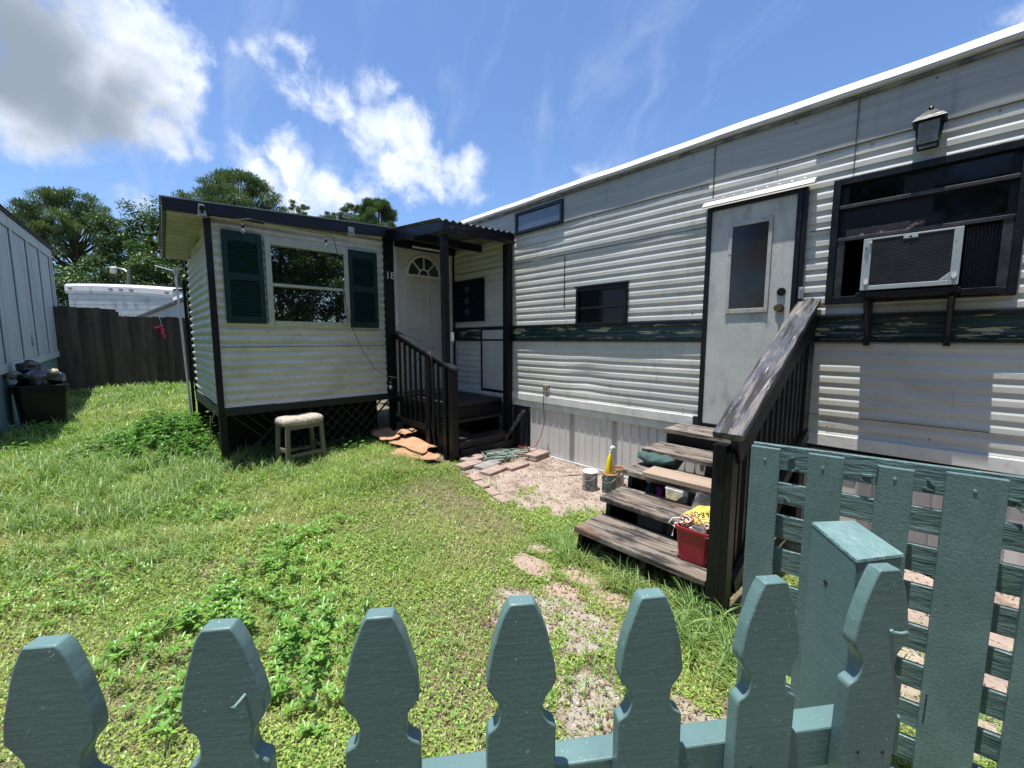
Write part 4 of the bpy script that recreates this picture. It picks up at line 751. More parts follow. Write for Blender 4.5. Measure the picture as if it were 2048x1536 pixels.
MB().add(vs, fs).build('tub', RED_PLASTIC, bk, bevel=.002)
b = MB(); b.tube([(bx + .112 * math.cos(t), by - .1 + .01 * math.sin(t), bz + .21 - .02 * math.sin(t)) for t in [math.pi * i / 12 for i in range(13)]], .004); b.build('handle', WHITE_P, bk)
sc_ = thing('wire_scrap', (bx, by, bz + .12), 'tangle of copper and white wire heaped in the red bucket', 'wire')
def coil(cx_, cy_, cz_, r, tilt, rot, turns, rad_, m, nm, par):
    pts = []
    for i in range(int(turns * 16) + 1):
        t = i / 16 * 2 * math.pi; v = Vector((r * math.cos(t), r * math.sin(t) * (.9 + .1 * math.sin(t * .37)), i * .0006)); v.rotate(Matrix.Rotation(tilt, 3, 'X')); v.rotate(Matrix.Rotation(rot, 3, 'Z')); pts.append(v + Vector((cx_, cy_, cz_)))
    return MB().tube(pts, rad_).build(nm, m, par)
coil(bx - .03, by - .05, bz + .225, .07, R(65), R(25), 1.1, .0045, COPPER, 'copper_loop', sc_)
coil(bx - .06, by - .02, bz + .222, .045, R(25), R(-30), 3.2, .0042, COPPER, 'copper_loop', sc_)
coil(bx - .075, by - .03, bz + .225, .036, R(40), R(60), 2.3, .0042, WHITE_P, 'white_cable', sc_)
coil(bx + .05, by + .0, bz + .225, .06, R(25), R(10), .7, .0042, COPPER, 'copper_loop', sc_)
b = MB(); b.tube([(bx - .03, by - .03, bz + .23), (bx - .09, by - .04, bz + .25), (bx - .14, by - .05, bz + .235), (bx - .16, by - .06, bz + .2)], .004); b.tube([(bx - .07, by - .06, bz + .235), (bx - .11, by - .08, bz + .22), (bx - .118, by - .1, bz + .14)], .005); b.tube([(bx - .02, by - .08, bz + .22), (bx + .02, by - .06, bz + .215), (bx + .05, by + .02, bz + .235)], .005); b.build('white_cable', WHITE_P, sc_)
def lump(nm, c, r, m, par, seed, n=10, sx=1, sy=1, sz=1, amp=.3):
    rs = np.random.default_rng(seed); ph = rs.uniform(0, 6, 6)
    def fn(u, v):
        t = u * 2 * math.pi; f = v * math.pi; k = 1 + amp * (.5 * math.sin(3 * t + ph[0]) * math.sin(2 * f + ph[1]) + .35 * math.sin(5 * t + ph[2] + 3 * f) + .3 * math.sin(7 * f + ph[3]))
        return (c[0] + r * sx * k * math.sin(f) * math.cos(t), c[1] + r * sy * k * math.sin(f) * math.sin(t), c[2] + r * sz * k * math.cos(f))
    return MB().grid(fn, n * 2, n, smooth=(n > 8)).build(nm, m, par)
lump('broken_charcoal_piece', (bx + .025, by - .045, bz + .215), .045, mat('grey_scrap', (.05, .045, .045), (.12, .11, .1), rough=.8, scale=20), sc_, 3, n=8, sz=.6)
b = MB(); b.obox((bx + .06, by, bz + .22), (.03, .02, .01), (-.01, .015, 0), (0, 0, .004)); b.obox((bx + .03, by + .03, bz + .225), (.02, -.03, .01), (.01, .008, 0), (0, 0, .004)); b.build('wood_chip', PLANK, sc_)
lump('crumpled_blue_wrapper', (bx + .09, by + .03, bz + .215), .032, mat('blue_wrapper', (.02, .04, .25), (.4, .45, .6), rough=.2, scale=20), sc_, 8, n=8)
yb = thing('yellow_bag', (bx - .02, by + .05, bz + .2), 'crumpled yellow printed bag on top of the red bucket with upside-down black lettering', 'bag')
def ybf(u, v):
    zt = .425 + .125 * math.sin(min(1, u * 1.25) * math.pi / 2) - .05 * max(0, u - .6); zb = .415 + .025 * u
    return (-1.165 + .225 * u + .01 * math.sin(v * 5 + u * 3), 2.6 + .06 * (1 - v) - .02 * math.sin(u * math.pi) + .006 * math.sin(u * 13) * math.sin(v * 7), zt + (zb - zt) * v + .004 * math.sin(u * 17))
MB().grid(ybf, 20, 10).build('printed_sheet', YBAG, yb)
def ybf2(u, v): q = ybf(u, v); return (q[0], q[1] + .03 + .02 * math.sin(v * 3.1), q[2] - .02)
MB().grid(ybf2, 20, 10).build('back_sheet', YBAG, yb)
INK = mat('black_ink', (.01, .01, .01), rough=.5)
xq_ = Vector(ybf(.85, .72)); xa = Vector(ybf(.25, .72)); xdir = (xa - xq_).normalized(); ndir = Vector((0, -.72, .69)); ndir = (ndir - xdir * ndir.dot(xdir)).normalized(); ydir = ndir.cross(xdir)
word = 'PLEASE RE'
for i, chh in enumerate(word):
    if chh == ' ': continue
    u = .95 - i * .108; cpt = Vector(ybf(u, .5)); du = (Vector(ybf(u - .03, .5)) - cpt).normalized(); dn_ = (Vector(ybf(u, .53)) - cpt).normalized(); nn = du.cross(dn_).normalized()
    yy_ = nn.cross(du).normalized()
    text(chh, .043, INK, 'printed_letter', yb, Matrix.Translation(cpt + nn * .003) @ Matrix((du, yy_, nn)).transposed().to_4x4(), extrude=.0006)
def cbf(u, v): t = u * math.pi; return (-1.04 + .085 * math.cos(t) * (1 - .3 * v), 2.69 + .02 * math.sin(t) + .01 * math.sin(8 * u), .46 + .135 * v + .008 * math.sin(u * 12))
cb_ = MB().grid(cbf, 16, 6).build('clear_bag', CLEAR); set_base(cb_, (bx + .07, by + .11, bz + .25)); tag(cb_, 'transparent plastic bag sticking up behind the yellow bag', 'bag')

# paint cans and yellow spray bottle on the slab
def can_(x, y, m, rim, label, name='paint_can', lid=True):
    t = thing(name, (x, y, .008), label, 'paint can', 'paint cans on the slab by the steps'); z = .008; b = MB()
    b.lathe([(0, .004), (.078, .0), (.082, .004), (.08, .01), (.08, .18), (.084, .185), (.084, .192), (.079, .194)], (x, y, z), 28); b.build('can_body', m, t)
    b = MB(); b.lathe([(.084, .19), (.083, .197), (.076, .197), (.074, .19), (.0, .19)] if lid else [(.085, .19), (.084, .197), (.075, .197), (.073, .188), (.073, .06), (0, .06)], (x, y, z), 28); b.build('lid' if lid else 'rusty_rim', rim, t)
    b = MB(); b.tube([(x + .085 * math.cos(a), y - .03 + .0 - .06 * math.sin(a), z + .16 - .05 * math.sin(a)) for a in [math.pi * i / 12 for i in range(13)]], .0022)
    b.cyl((x - .06, y - .055, z + .15), (x - .065, y - .062, z + .15), .015, n=12); b.build('bail_handle', GALV, t); return t
can_(-2.55, 3.53, METAL_CAN, LID, 'paint-spattered silver can with a white lid left of the other can')
can_(-2.37, 3.63, GREEN_CAN, mat('rusty_lid', (.26, .12, .06), (.35, .2, .1), rough=.6, scale=20), 'green-labelled can with a rusty rim directly under the yellow bottle')
can_(-2.42, 3.84, METAL_CAN, mat('rusty_lid', (.26, .12, .06)), 'open can with rusty rim behind the yellow bottle against the skirting', lid=False)
yb2 = thing('yellow_spray_bottle', (-2.385, 3.62, .2), 'bright yellow bottle with white nozzle standing on a paint can', 'bottle')
yx, yy0, yz = -2.385, 3.62, .199
b = MB(); vs = []; prof = [(0, .042, 0), (.02, .046, 0), (.1, .046, .004), (.165, .038, .014), (.2, .024, .026), (.235, .017, .036)]
for z, w, sh_ in prof:
    for k in range(14): a = 2 * math.pi * k / 14; vs.append((yx + w * math.cos(a) * .62 + sh_ * .6, yy0 + w * .55 * math.sin(a) + sh_ * .3, yz + z))
b.add(vs, [(i*14+k, i*14+(k+1) % 14, (i+1)*14+(k+1) % 14, (i+1)*14+k) for i in range(5) for k in range(14)] + [tuple(range(14))[::-1], tuple(range(70, 84))], True); b.build('bottle_body', YELLOW, yb2)
b = MB(); b.cyl((yx + .022, yy0 + .01, yz + .232), (yx + .035, yy0 + .016, yz + .272), .015, .012); b.cyl((yx + .03, yy0 + .014, yz + .268), (yx + .042, yy0 + .02, yz + .292), .023, .02); b.build('nozzle', WHITE_P, yb2)
b = MB(); b.prism([(.03, .01), (.068, .01), (.066, .1), (.02, .14)], (yx, yy0 - .002, yz), (.93, .36, 0), (0, 0, 1), (.002, -.006, 0)); b.build('paper_label', mat('brown_label', (.25, .2, .14), (.4, .3, .1), rough=.6, scale=30), yb2)

# ------------------------------------------------------------------ stool
st = thing('padded_stool', (-5.52, 1.52, gzf(-5.5, 1.5)), 'taupe wooden stool with a speckled padded seat in the long grass', 'stool', rz=0)
SXc, SYc, sr = -5.52, 1.52, R(8)
def sp_(a, c, z): return (SXc + a * math.cos(sr) - c * math.sin(sr), SYc + a * math.sin(sr) + c * math.cos(sr), z)
for a in (-1, 1):
    for c in (-1, 1):
        MB().beam(sp_(a * .15, c * .225, .02), sp_(a * .135, c * .2, .57), .047, .047, up=(1, 0, 0)).build('leg', STOOL_WOOD, st, bevel=.003)
for a in (-1, 1):
    MB().beam(sp_(a * .146, -.22, .2), sp_(a * .146, .22, .2), .022, .04).build('stretcher', STOOL_WOOD, st)
    MB().beam(sp_(a * .137, -.2, .545), sp_(a * .137, .2, .545), .025, .06).build('apron', STOOL_WOOD, st)
for c in (-1, 1): MB().beam(sp_(-.146, c * .215, .26), sp_(.146, c * .215, .26), .022, .04).build('stretcher', STOOL_WOOD, st)
def seat(u, v):
    t = u * 2 * math.pi; e = .35; cx_ = math.copysign(abs(math.cos(t)) ** e, math.cos(t)); sy_ = math.copysign(abs(math.sin(t)) ** e, math.sin(t))
    pr = [(0, .565), (.95, .56), (1.02, .575), (1.03, .6), (1.0, .63), (.9, .652), (.6, .662 ), (0, .66)]; r_, z = pr[int(round(v * 7))]
    return sp_(cx_ * .165 * r_, sy_ * .245 * r_, z + .008 * abs(sy_) * (r_ > .5) - .01 * (1 - abs(sy_ * r_)) * (z > .62))
MB().grid(seat, 40, 7).build('seat', STOOL_FABRIC, st)

# ------------------------------------------------------------------ cardboard, pavers, ironwork
def sheet(nm, pts, z0, th, m, label, cat, group=None, curl=.03, seed=1):
    rs = np.random.default_rng(seed); a, b_, c, d_ = [Vector(p) for p in pts]; ph = rs.uniform(0, 6, 3)
    def fn(u, v):
        p = a.lerp(b_, u).lerp(d_.lerp(c, u), v); j = .012 * math.sin(u * 11 + ph[0]) * (abs(v - .5) > .49) + .012 * math.sin(v * 9 + ph[1]) * (abs(u - .5) > .49)
        return (p.x + j, p.y + j, gzf(p.x, p.y) + z0 + curl * (.5 + .5 * math.sin(u * 4 + ph[1])) * (.3 + .7 * v) + .012 * math.sin(v * 7 + u * 3 + ph[2]))
    o = MB().grid(fn, 14, 12).build(nm, m); s_ = o.modifiers.new('th', 'SOLIDIFY'); s_.thickness = th; s_.offset = 1
    c0 = Vector(fn(.5, .5)); set_base(o, (c0.x, c0.y, gzf(c0.x, c0.y))); tag(o, label, cat, group); return o
GC = 'cardboard sheets by the porch steps'
sheet('cardboard_sheet', [(-5.35, 2.62), (-4.6, 2.7), (-4.75, 3.0), (-5.5, 2.95)], .1, .008, CARDBOARD, 'largest flattened orange-brown cardboard sheet by the porch steps', 'cardboard', GC, .05, 1)
sheet('cardboard_sheet', [(-5.0, 2.42), (-4.32, 2.62), (-4.4, 2.88), (-5.05, 2.75)], .07, .008, CARDBOARD, 'cardboard sheet nearest the grass overlapping the big one', 'cardboard', GC, .04, 2)
sheet('cardboard_sheet', [(-6.0, 2.6), (-5.4, 2.55), (-5.4, 2.85), (-5.95, 2.9)], .14, .008, CARDBOARD, 'small curled cardboard sheet closest to the lattice', 'cardboard', GC, .06, 3)
sheet('cardboard_sheet', [(-5.75, 2.85), (-5.3, 2.85), (-5.25, 3.0), (-5.7, 3.0)], .17, .008, CARDBOARD, 'narrow crumpled cardboard strip behind the others beside the railing', 'cardboard', GC, .08, 5)
def paver(x, y, z, ang_, m, label, sx=.088, sy=.165, h=.04, nm='paver'):
    b = MB(); b.obox((x, y, z + h / 2), (sx * math.cos(ang_), sx * math.sin(ang_), 0), (-sy * math.sin(ang_), sy * math.cos(ang_), 0), (0, 0, h / 2)); o = b.build(nm, m, None, bevel=.008); set_base(o, (x, y, z)); tag(o, label, 'paver', 'pavers around the porch steps'); return o
a30 = R(4)
lst = [(-4.15, 3.2, .04, 0, 'pink paver touching the lowest porch step'), (-4.0, 3.02, .03, 0, 'pale paver at the grass corner before the porch steps'), (-3.93, 3.42, .04, 1, 'grey paver in front of the ironwork grille'), (-3.84, 3.18, .03, 1, 'grey paver between the grille and the lawn edge'),
       (-4.2, 3.62, .03, 0, 'pink paver half under the grille'), (-3.66, 3.12, .02, 0, 'cream paver stepping down to the slab'), (-3.7, 3.92, .02, 0, 'lower pink paver of the pair against the skirting'), (-3.98, 3.98, .03, 0, 'pink paver under the red cord by the skirting'), (-3.62, 3.45, .02, 0, 'cream paver just below the grille beside the slab')]
for i, (x, y, z, k, lb) in enumerate(lst): paver(x, y, gzf(x, y) + z * .7, a30 + random.uniform(-.12, .12), PAVER_GREY if k else PAVER, lb)
paver(-3.7, 3.93, gzf(-3.7, 3.93) + .056, a30 + .05, PAVER, 'upper pink paver stacked against the skirting')
edge = [(-3.62, 2.79), (-3.42, 2.74), (-3.2, 2.7), (-3.0, 2.66)]
for (x, y), w_ in zip(edge, ('first', 'second', 'third', 'last')): paver(x, y, gzf(x, y) - .01, R(90) - .15, PAVER, '%s pinkish brick of the lawn edging, counted from the porch steps' % w_, .05, .1, .045, 'edging_brick')
FL = [((-1.95, 2.02), .17, 'leftmost salmon flagstone in the grass before the wooden steps'), ((-1.62, 2.17), .17, 'salmon flagstone nearest the bottom wooden step'), ((-1.6, 1.96), .13, 'reddish flagstone between its two neighbours and the gravel'), ((-1.33, 2.1), .15, 'rightmost salmon flagstone half grown over'), ((-2.05, 2.23), .1, 'smallest pink flagstone behind the leftmost one')]
for (x, y), r_, lb in FL:
    rs = np.random.default_rng(int(abs(x) * 100)); ra = rs.uniform(-.3, .3) + .35; pts = [(r_ * a * math.cos(ra) - r_ * c * math.sin(ra) + rs.uniform(-.012, .012), r_ * a * math.sin(ra) + r_ * c * math.cos(ra) + rs.uniform(-.012, .012)) for a, c in ((-1.1, -.5), (-.3, -.62), (.5, -.52), (1.1, -.5), (1.15, .1), (1.05, .5), (.2, .56), (-.6, .5), (-1.12, .55))]
    o = MB().prism(pts, (x, y, gzf(x, y) + .004), (1, 0, 0), (0, 1, 0), (0, 0, .03)).build('flagstone', FLAG, None, bevel=.006); set_base(o, (x, y, gzf(x, y))); tag(o, lb, 'flagstone', 'flagstones in the lawn')
ir = thing('iron_grille', (-3.95, 3.6, .1), 'green cast-iron ornamental grille lying on the pavers', 'ironwork')
ic = Vector((-3.95, 3.62, gzf(-3.95, 3.62) + .085)); ia = R(63); iu = Vector((math.cos(ia), math.sin(ia), .0)); iv = Vector((-math.sin(ia), math.cos(ia), .03))
b = MB()
def ip(a, c): return ic + iu * a + iv * c
b.beam(ip(-.33, -.16), ip(.33, -.16), .018, .015); b.beam(ip(-.33, .16), ip(.33, .16), .018, .015); b.beam(ip(-.33, -.17), ip(-.33, .17), .018, .015); b.beam(ip(.33, -.17), ip(.33, .17), .018, .015)
b.build('grille_frame', IRON_GREEN, ir)
b = MB()
for sx in (-1, 1):
    for sy in (-1, 1): b.tube([ip(sx * .32, sy * .15), ip(sx * .2, sy * .075), ip(sx * .05, sy * .015)], .007)
    b.tube([ip(sx * .3, 0), ip(sx * .05, 0)], .006)
for k in range(4):
    a0 = k * math.pi / 2; c_ = (.075 * math.cos(a0), .075 * math.sin(a0)); b.tube([ip(c_[0] + .05 * math.cos(t) * 1, c_[1] + .05 * math.sin(t)) for t in [i * math.pi / 8 for i in range(17)]], .011)
b.build('scroll_work', IRON_GREEN, ir)

# red extension cord
ec = MB().tube([(-3.69, WY - .05, .955), (-3.69, WY - .075, .93), (-3.688, WY - .075, .85), (-3.69, WY - .07, .7), (-3.7, WY - .04, .5), (-3.74, WY - .06, .3), (-3.8, WY - .1, .15), (-3.88, WY - .16, .115), (-4.0, WY - .1, .11), (-4.06, WY - .2, .105), (-3.95, WY - .24, .11), (-4.1, WY - .12, .108)], .005).build('extension_cord', REDCORD)
set_base(ec, (-3.8, WY - .1, .1)); tag(ec, 'thin red cord hanging from the wall outlet down to the pavers', 'cord')

# ------------------------------------------------------------------ string lights
sl = thing('string_lights', (SX + .1, 1.8, 3.0), 'black cord of clear globe bulbs slung along the shed roof and down to the railing', 'string lights')
def sag(p, q, s_, n=10): p = Vector(p); q = Vector(q); return [p.lerp(q, i / n) - Vector((0, 0, s_ * 4 * (i / n) * (1 - i / n))) for i in range(n + 1)]
P = []
P += sag((-7.3, .44, 2.82), (-6.6, .39, 2.88), .06); P += sag((-6.6, .39, 2.88), (SX + .1, .36, 2.97), .08); P += sag((SX + .12, .36, 2.96), (SX + .13, .72, 2.93), .02)
P += sag((SX + .13, .72, 2.93), (SX + .13, 1.15, 2.985), .02); P += sag((SX + .13, 1.15, 2.985), (SX + .12, 2.0, 2.96), .01)
P += [Vector(q) for q in ((SX + .12, 2.1, 2.93), (SX + .11, 2.15, 2.7), (SX + .1, 2.2, 2.4), (SX + .1, 2.23, 2.1), (SX + .12, 2.26, 1.9), (SX + .13, 2.31, 1.72), (SX + .15, 2.42, 1.45), (SX + .18, 2.56, 1.2), (SX + .25, 2.7, 1.08), (SX + .35, 2.82, 1.05), (SX + .5, 2.88, 1.12), (SX + .7, 2.92, 1.26), (SX + .9, 2.93, 1.42), (SX + 1.0, 2.96, 1.5), (SX + 1.03, 3.0, 1.51), (SX + 1.02, 3.05, 1.47), (SX + 1.05, 2.94, 1.44), (SX + 1.12, 2.93, 1.3), (SX + 1.15, 2.92, .8), (SX + 1.13, 2.9, .45), (SX + 1.3, 2.85, .2))]
MB().tube(P, .0042, 6).build('cord', CORD, sl)
for (x, y, z) in ((-6.15, .355, 2.84), (-7.0, .42, 2.79), (SX + .13, 1.1, 2.965), (SX + .125, 2.02, 2.95), (SX + .125, 2.235, 1.98), (SX + .3, 2.77, 1.045)):
    so_ = MB().tube([(x, y, z + .01), (x + .01, y - .015, z - .02), (x, y - .02, z - .05)], .004).lathe([(0, 0), (.014, 0), (.016, -.02), (.017, -.045), (0, -.045)], (x, y - .02, z - .05), 10).build('lamp_socket', CORD, sl)
    MB().lathe([(.011, 0), (.02, -.018), (.026, -.035), (.022, -.055), (.01, -.066), (0, -.068)], (x, y - .02, z - .094), 14).build('bulb', BULB, so_)

# ------------------------------------------------------------------ teal picket fence
FD = Vector((.579, .816, 0)); FN = Vector((.816, -.579, 0)); FP = Vector((-.363, .358, 0))
def pk_outline():
    R_ = [(.048, -.02), (.048, 1.058), (.047, 1.068), (.037, 1.074), (.031, 1.085), (.0295, 1.098), (.0335, 1.112), (.041, 1.122), (.0465, 1.132), (.0475, 1.142), (.0455, 1.16), (.0415, 1.18), (.0365, 1.2), (.0305, 1.22), (.023, 1.24), (.017, 1.251)]
    S_ = [R_[0], R_[1]]
    for i in range(1, len(R_) - 1):
        p0, p1, p2, p3 = R_[max(1, i - 1)], R_[i], R_[i + 1], R_[min(len(R_) - 1, i + 2)]
        for t in (.5, 1):
            S_.append(tuple(.5 * (2 * p1[k] + (p2[k] - p0[k]) * t + (2 * p0[k] - 5 * p1[k] + 4 * p2[k] - p3[k]) * t * t + (3 * p1[k] - p0[k] - 3 * p2[k] + p3[k]) * t ** 3) for k in (0, 1)))
    return S_ + [(-a, z) for a, z in S_[::-1]]
PLB = ['leftmost teal gothic picket at the lower left corner', 'second teal picket from the left with a screw sticking out', 'third teal picket from the left in front of leafy weeds', 'fourth teal picket, in the middle of the seven', 'fifth teal picket in front of the pale gravel', 'sixth teal picket just left of the square post', 'seventh teal picket leaning before the square post with a bent nail']
pf = thing('picket_fence', (FP.x, FP.y, 0), 'low teal gothic picket fence across the foreground with a square post', 'fence')
CEN = [-.745, -.56, -.372, -.184, 0, .186, .37, .557]; TILT = [0, .01, -.006, .004, 0, -.008, .012, .03]; TOPZ = [0, 0, .003, 0, .001, -.005, .0, .004]
for i, (c, tl, dz) in enumerate(zip(CEN, TILT, TOPZ)):
    o0 = FP + FD * c; b = MB(); u = (FD * math.cos(tl)) + Vector((0, 0, -math.sin(tl))); v = Vector((0, 0, math.cos(tl))) + FD * math.sin(tl)
    out = [(a + random.uniform(-.0008, .0008), z) for a, z in pk_outline()]
    b.prism(out, o0 + Vector((0, 0, dz)) - FN * .0105 - u * (1.1 * math.sin(tl)), u, v, FN * .021)
    o = b.build('picket', TEAL, pf, bevel=.0022); o.data.polygons.foreach_set('use_smooth', [True] * len(o.data.polygons)); o.data.set_sharp_from_angle(angle=R(38))
for s_, z0 in ((0, .98), (0, .33)):
    b = MB(); c0 = FP - FN * .041; b.obox(c0 + FD * -.16 + Vector((0, 0, z0 - .035)), FD * .80, FN * .019, (0, 0, .035)); b.build('rail', TEAL, pf, bevel=.003)
b = MB(); PO = [Vector((-.155, .913, 1.26)), Vector((-.103, .985, 1.258)), Vector((-.030, .934, 1.239)), Vector((-.082, .861, 1.235))]
b.add([(p.x, p.y, -.1) for p in PO] + [tuple(p - Vector((0, 0, .004))) for p in PO], [(0,1,2,3),(0,4,5,1),(1,5,6,2),(2,6,7,3),(3,7,4,0),(4,7,6,5)])
b.build('post', TEAL, pf, bevel=.003)
ctr = sum(PO, Vector()) / 4
b = MB(); b.add([tuple(ctr + (p - ctr) * 1.02 + Vector((0, 0, -.0035))) for p in PO] + [tuple(ctr + (p - ctr) * 1.0 + Vector((0, 0, .001))) for p in PO], [(3,2,1,0),(4,5,6,7),(0,1,5,4),(1,2,6,5),(2,3,7,6),(3,0,4,7)]); b.build('post_top', TEAL_END, pf)
b = MB(); q = FP + FD * -.345 + Vector((0, 0, 1.165)); b.cyl(q, q + FN * .018 + Vector((-.006, -.004, -.004)), .0022, n=8); b.cyl(q + FN * .016 + Vector((-.0055, -.004, -.0035)), q + FN * .021 + Vector((-.006, -.004, -.004)), .003, .0055, n=10); b.build('screw', TEAL_END, pf)
b = MB(); q = FP + FD * .573 + Vector((0, 0, 1.155)); b.cyl(q - FN * .001, q + FN * .003, .004, n=8); b.tube([q + FN * .002, q + FN * .006 + FD * .01, q + FN * .006 + FD * .02 + Vector((0, 0, .001)), q + FN * .004 + FD * .026 - Vector((0, 0, .006))], .0024); b.build('bent_nail', TEAL_END, pf)
HOLE = mat('hole_dark', (.01, .015, .02), rough=.9)
b = MB(); q0 = PO[0].lerp(PO[3], .42) - Vector((0, 0, .085)); b.cyl(q0, q0 - FD * .0012, .004, n=8)
for c, z in ((.535, .955), (.58, .948), (.35, .955), (.0, .95)): q = FP + FD * c + Vector((0, 0, z)); b.cyl(q, q + FN * .0008, .0028, n=8)
b.build('nail_hole', HOLE, pf)

# ------------------------------------------------------------------ slatted teal panel (pallet)
pa = Vector((-.497, 1.716, 0)); pd = Vector((.9867, .1625, 0)); pn = Vector((.1625, -.9867, 0))
pt = thing('slatted_panel', tuple(pa), 'teal painted pallet standing upright behind the square post', 'pallet')
for i, (s0_, s1_, zt, m_) in enumerate(((0, .094, 1.2, 0), (.177, .277, 1.2, 0), (.361, .45, 1.19, 0), (.519, .645, 1.2, 0), (.695, .79, 1.2, 0), (.87, .99, 1.2, 0))):
    MB().obox(pa + pd * (s0_ + s1_) / 2 + Vector((0, 0, (zt + .03) / 2)), pd * (s1_ - s0_) / 2, pn * .009, (0, 0, (zt - .03) / 2)).build('board', TEAL2, pt, bevel=.0025)
zs = [(1.106, 1.199), (.98, 1.063), (.838, .93), (.705, .795), (.57, .657), (.435, .52), (.3, .385), (.165, .25), (.03, .115)]
for z0, z1 in zs: MB().obox(pa + pd * .5 - pn * .055 + Vector((0, 0, (z0 + z1) / 2 + random.uniform(-.004, .004))), pd * .5, pn * .009, (0, 0, (z1 - z0) / 2)).build('slat', TEAL_H, pt, bevel=.0025)
for s_ in (.01, .55, .93): MB().obox(pa + pd * (s_ + .02) - pn * .028 + Vector((0, 0, .6)), pd * .018, pn * .0175, (0, 0, .58)).build('stringer', TEAL2, pt)
b = MB(); rs = np.random.default_rng(5)
for s_, zc_ in ((.125, 1.16), (.14, 1.12), (.34, 1.14), (.335, 1.115), (.495, 1.15), (.49, 1.125), (.67, 1.13), (.68, 1.11), (.12, .98 + .02)):
    q = pa + pd * s_ - pn * .044 + Vector((0, 0, zc_)); a = rs.uniform(-1, 1); b.obox(q, (pd * math.cos(a) + Vector((0, 0, math.sin(a)))) * .012, pn * .006, (Vector((0, 0, math.cos(a))) - pd * math.sin(a)) * .003)
b.build('splinter', TEAL_H, pt)
b = MB()
for s_ in (.047, .22, .405, .58):
    q = pa + pd * s_ + pn * .009 + Vector((0, 0, 1.155)); b.cyl(q, q + pn * .003, .005, .004, n=8)
b.build('nail_head', TEAL_END, pt)
b = MB(); q = pa + pd * .362 + pn * .0095 + Vector((0, 0, 1.16)); b.obox(q, (pd * .0008 + Vector((0, 0, .03)) * 1), pd * .0012, pn * .0012); q = pa + pd * .53 + pn * .0095 + Vector((0, 0, .42)); b.obox(q, (pd * .001 + Vector((0, 0, .05))), pd * .0014, pn * .0012); b.build('crack', HOLE, pt)

# ------------------------------------------------------------------ left neighbour building (board siding)
nb = thing('neighbour_building', (-9.5, -1.4, 0), 'grey-white grooved board building edge on the far left with blue-green skirting', 'house')
A0 = Vector((-8.6, -1.386, 0)); bd = Vector((-.9994, .0335, 0)); bn = Vector((.0335, .9994, 0)); LB = 6.4; sl_ = .02
def nbp(s_, z, o=0): return A0 + bd * s_ + bn * o + Vector((0, 0, z + sl_ * (s_ - .9)))
def nbbox(b, s0, s1, z0, z1, o0, o1): b.add([nbp(s0, z0, o0), nbp(s1, z0, o0), nbp(s1, z0, o1), nbp(s0, z0, o1), nbp(s0, z1, o0), nbp(s1, z1, o0), nbp(s1, z1, o1), nbp(s0, z1, o1)], [(0,3,2,1),(4,5,6,7),(0,1,5,4),(1,2,6,5),(2,3,7,6),(3,0,4,7)])
b = MB(); nbbox(b, 0, LB, 1.12, 3.62, -3, 0)
k = 0.0
while k < LB:
    for j in range(6): nbbox(b, k + .08 + j * .17, k + .08 + j * .17 + .15, 1.24, 3.4, 0, .008) if k + .08 + j * .17 + .15 < LB else None
    k += 1.22
b.build('wall', BOARD_WHITE, nb)
b = MB(); k = 0.0
while k < LB: nbbox(b, k - .06, k + .06, 1.235, 3.42, .009, .028); k += 1.22
nbbox(b, LB - .09, LB + .02, .98, 3.44, .009, .03); nbbox(b, 0, LB + .02, 3.42, 3.62, .009, .03); nbbox(b, 0, LB + .02, 1.1, 1.235, .009, .03)
b.build('batten', BOARD_WHITE, nb, bevel=.004)
b = MB(); nbbox(b, 0, LB - .05, -.4, 1.12, -2.9, -.02); b.build('skirting', BLUE_SKIRT, nb)
b = MB(); b.add([nbp(-.2, 3.62, .06), nbp(LB + .1, 3.62, .06), nbp(LB + .1, 4.1, -1.6), nbp(-.2, 4.1, -1.6), nbp(-.2, 3.66, .06), nbp(LB + .1, 3.66, .06), nbp(LB + .1, 4.14, -1.6), nbp(-.2, 4.14, -1.6)], [(0,3,2,1),(4,5,6,7),(0,1,5,4),(1,2,6,5),(2,3,7,6),(3,0,4,7)])
k = 0
while k < LB:
    nbbox(b, k, k + .28, 3.655, 3.675, -.1, .075); k += .3
b.build('roof', mat('dark_shingle', (.03, .03, .032), (.07, .065, .06), rough=.9, scale=12, bump=[(20, .6)]), nb)
b = MB(); b.prism([(-.1, -.06), (.1, -.06), (.06, .08), (-.04, .12)], nbp(3.2, 1.5, .012), bd, (0, 0, 1), bn * .004); b.build('torn_siding_hole', BLUE_SKIRT, nb)

# ------------------------------------------------------------------ trash can
tz = gzf(-9.85, -1.02)
tc_ = thing('trash_can', (-9.8, -1.0, tz), 'large black bin overflowing with bags beside the neighbour building', 'trash can')
tx, ty, ta = -9.85, -1.04, R(12)
def rring(hw, hd, z, r=.06, n=5):
    pts = []
    for cx_, cy_, a0 in ((hw - r, hd - r, 0), (-hw + r, hd - r, 90), (-hw + r, -hd + r, 180), (hw - r, -hd + r, 270)):
        for i in range(n): a = R(a0 + 90 * i / (n - 1)); x = cx_ + r * math.cos(a); y = cy_ + r * math.sin(a); pts.append((tx + x * math.cos(ta) - y * math.sin(ta), ty + x * math.sin(ta) + y * math.cos(ta), tz + z))
    return pts
def rbuild(rs_, nm, m, par):
    n = len(rs_[0]); return MB().add([p for r_ in rs_ for p in r_], [(i*n+k, i*n+(k+1) % n, (i+1)*n+(k+1) % n, (i+1)*n+k) for i in range(len(rs_)-1) for k in range(n)] + [tuple(range(n))[::-1]], False).build(nm, m, par, bevel=.004)
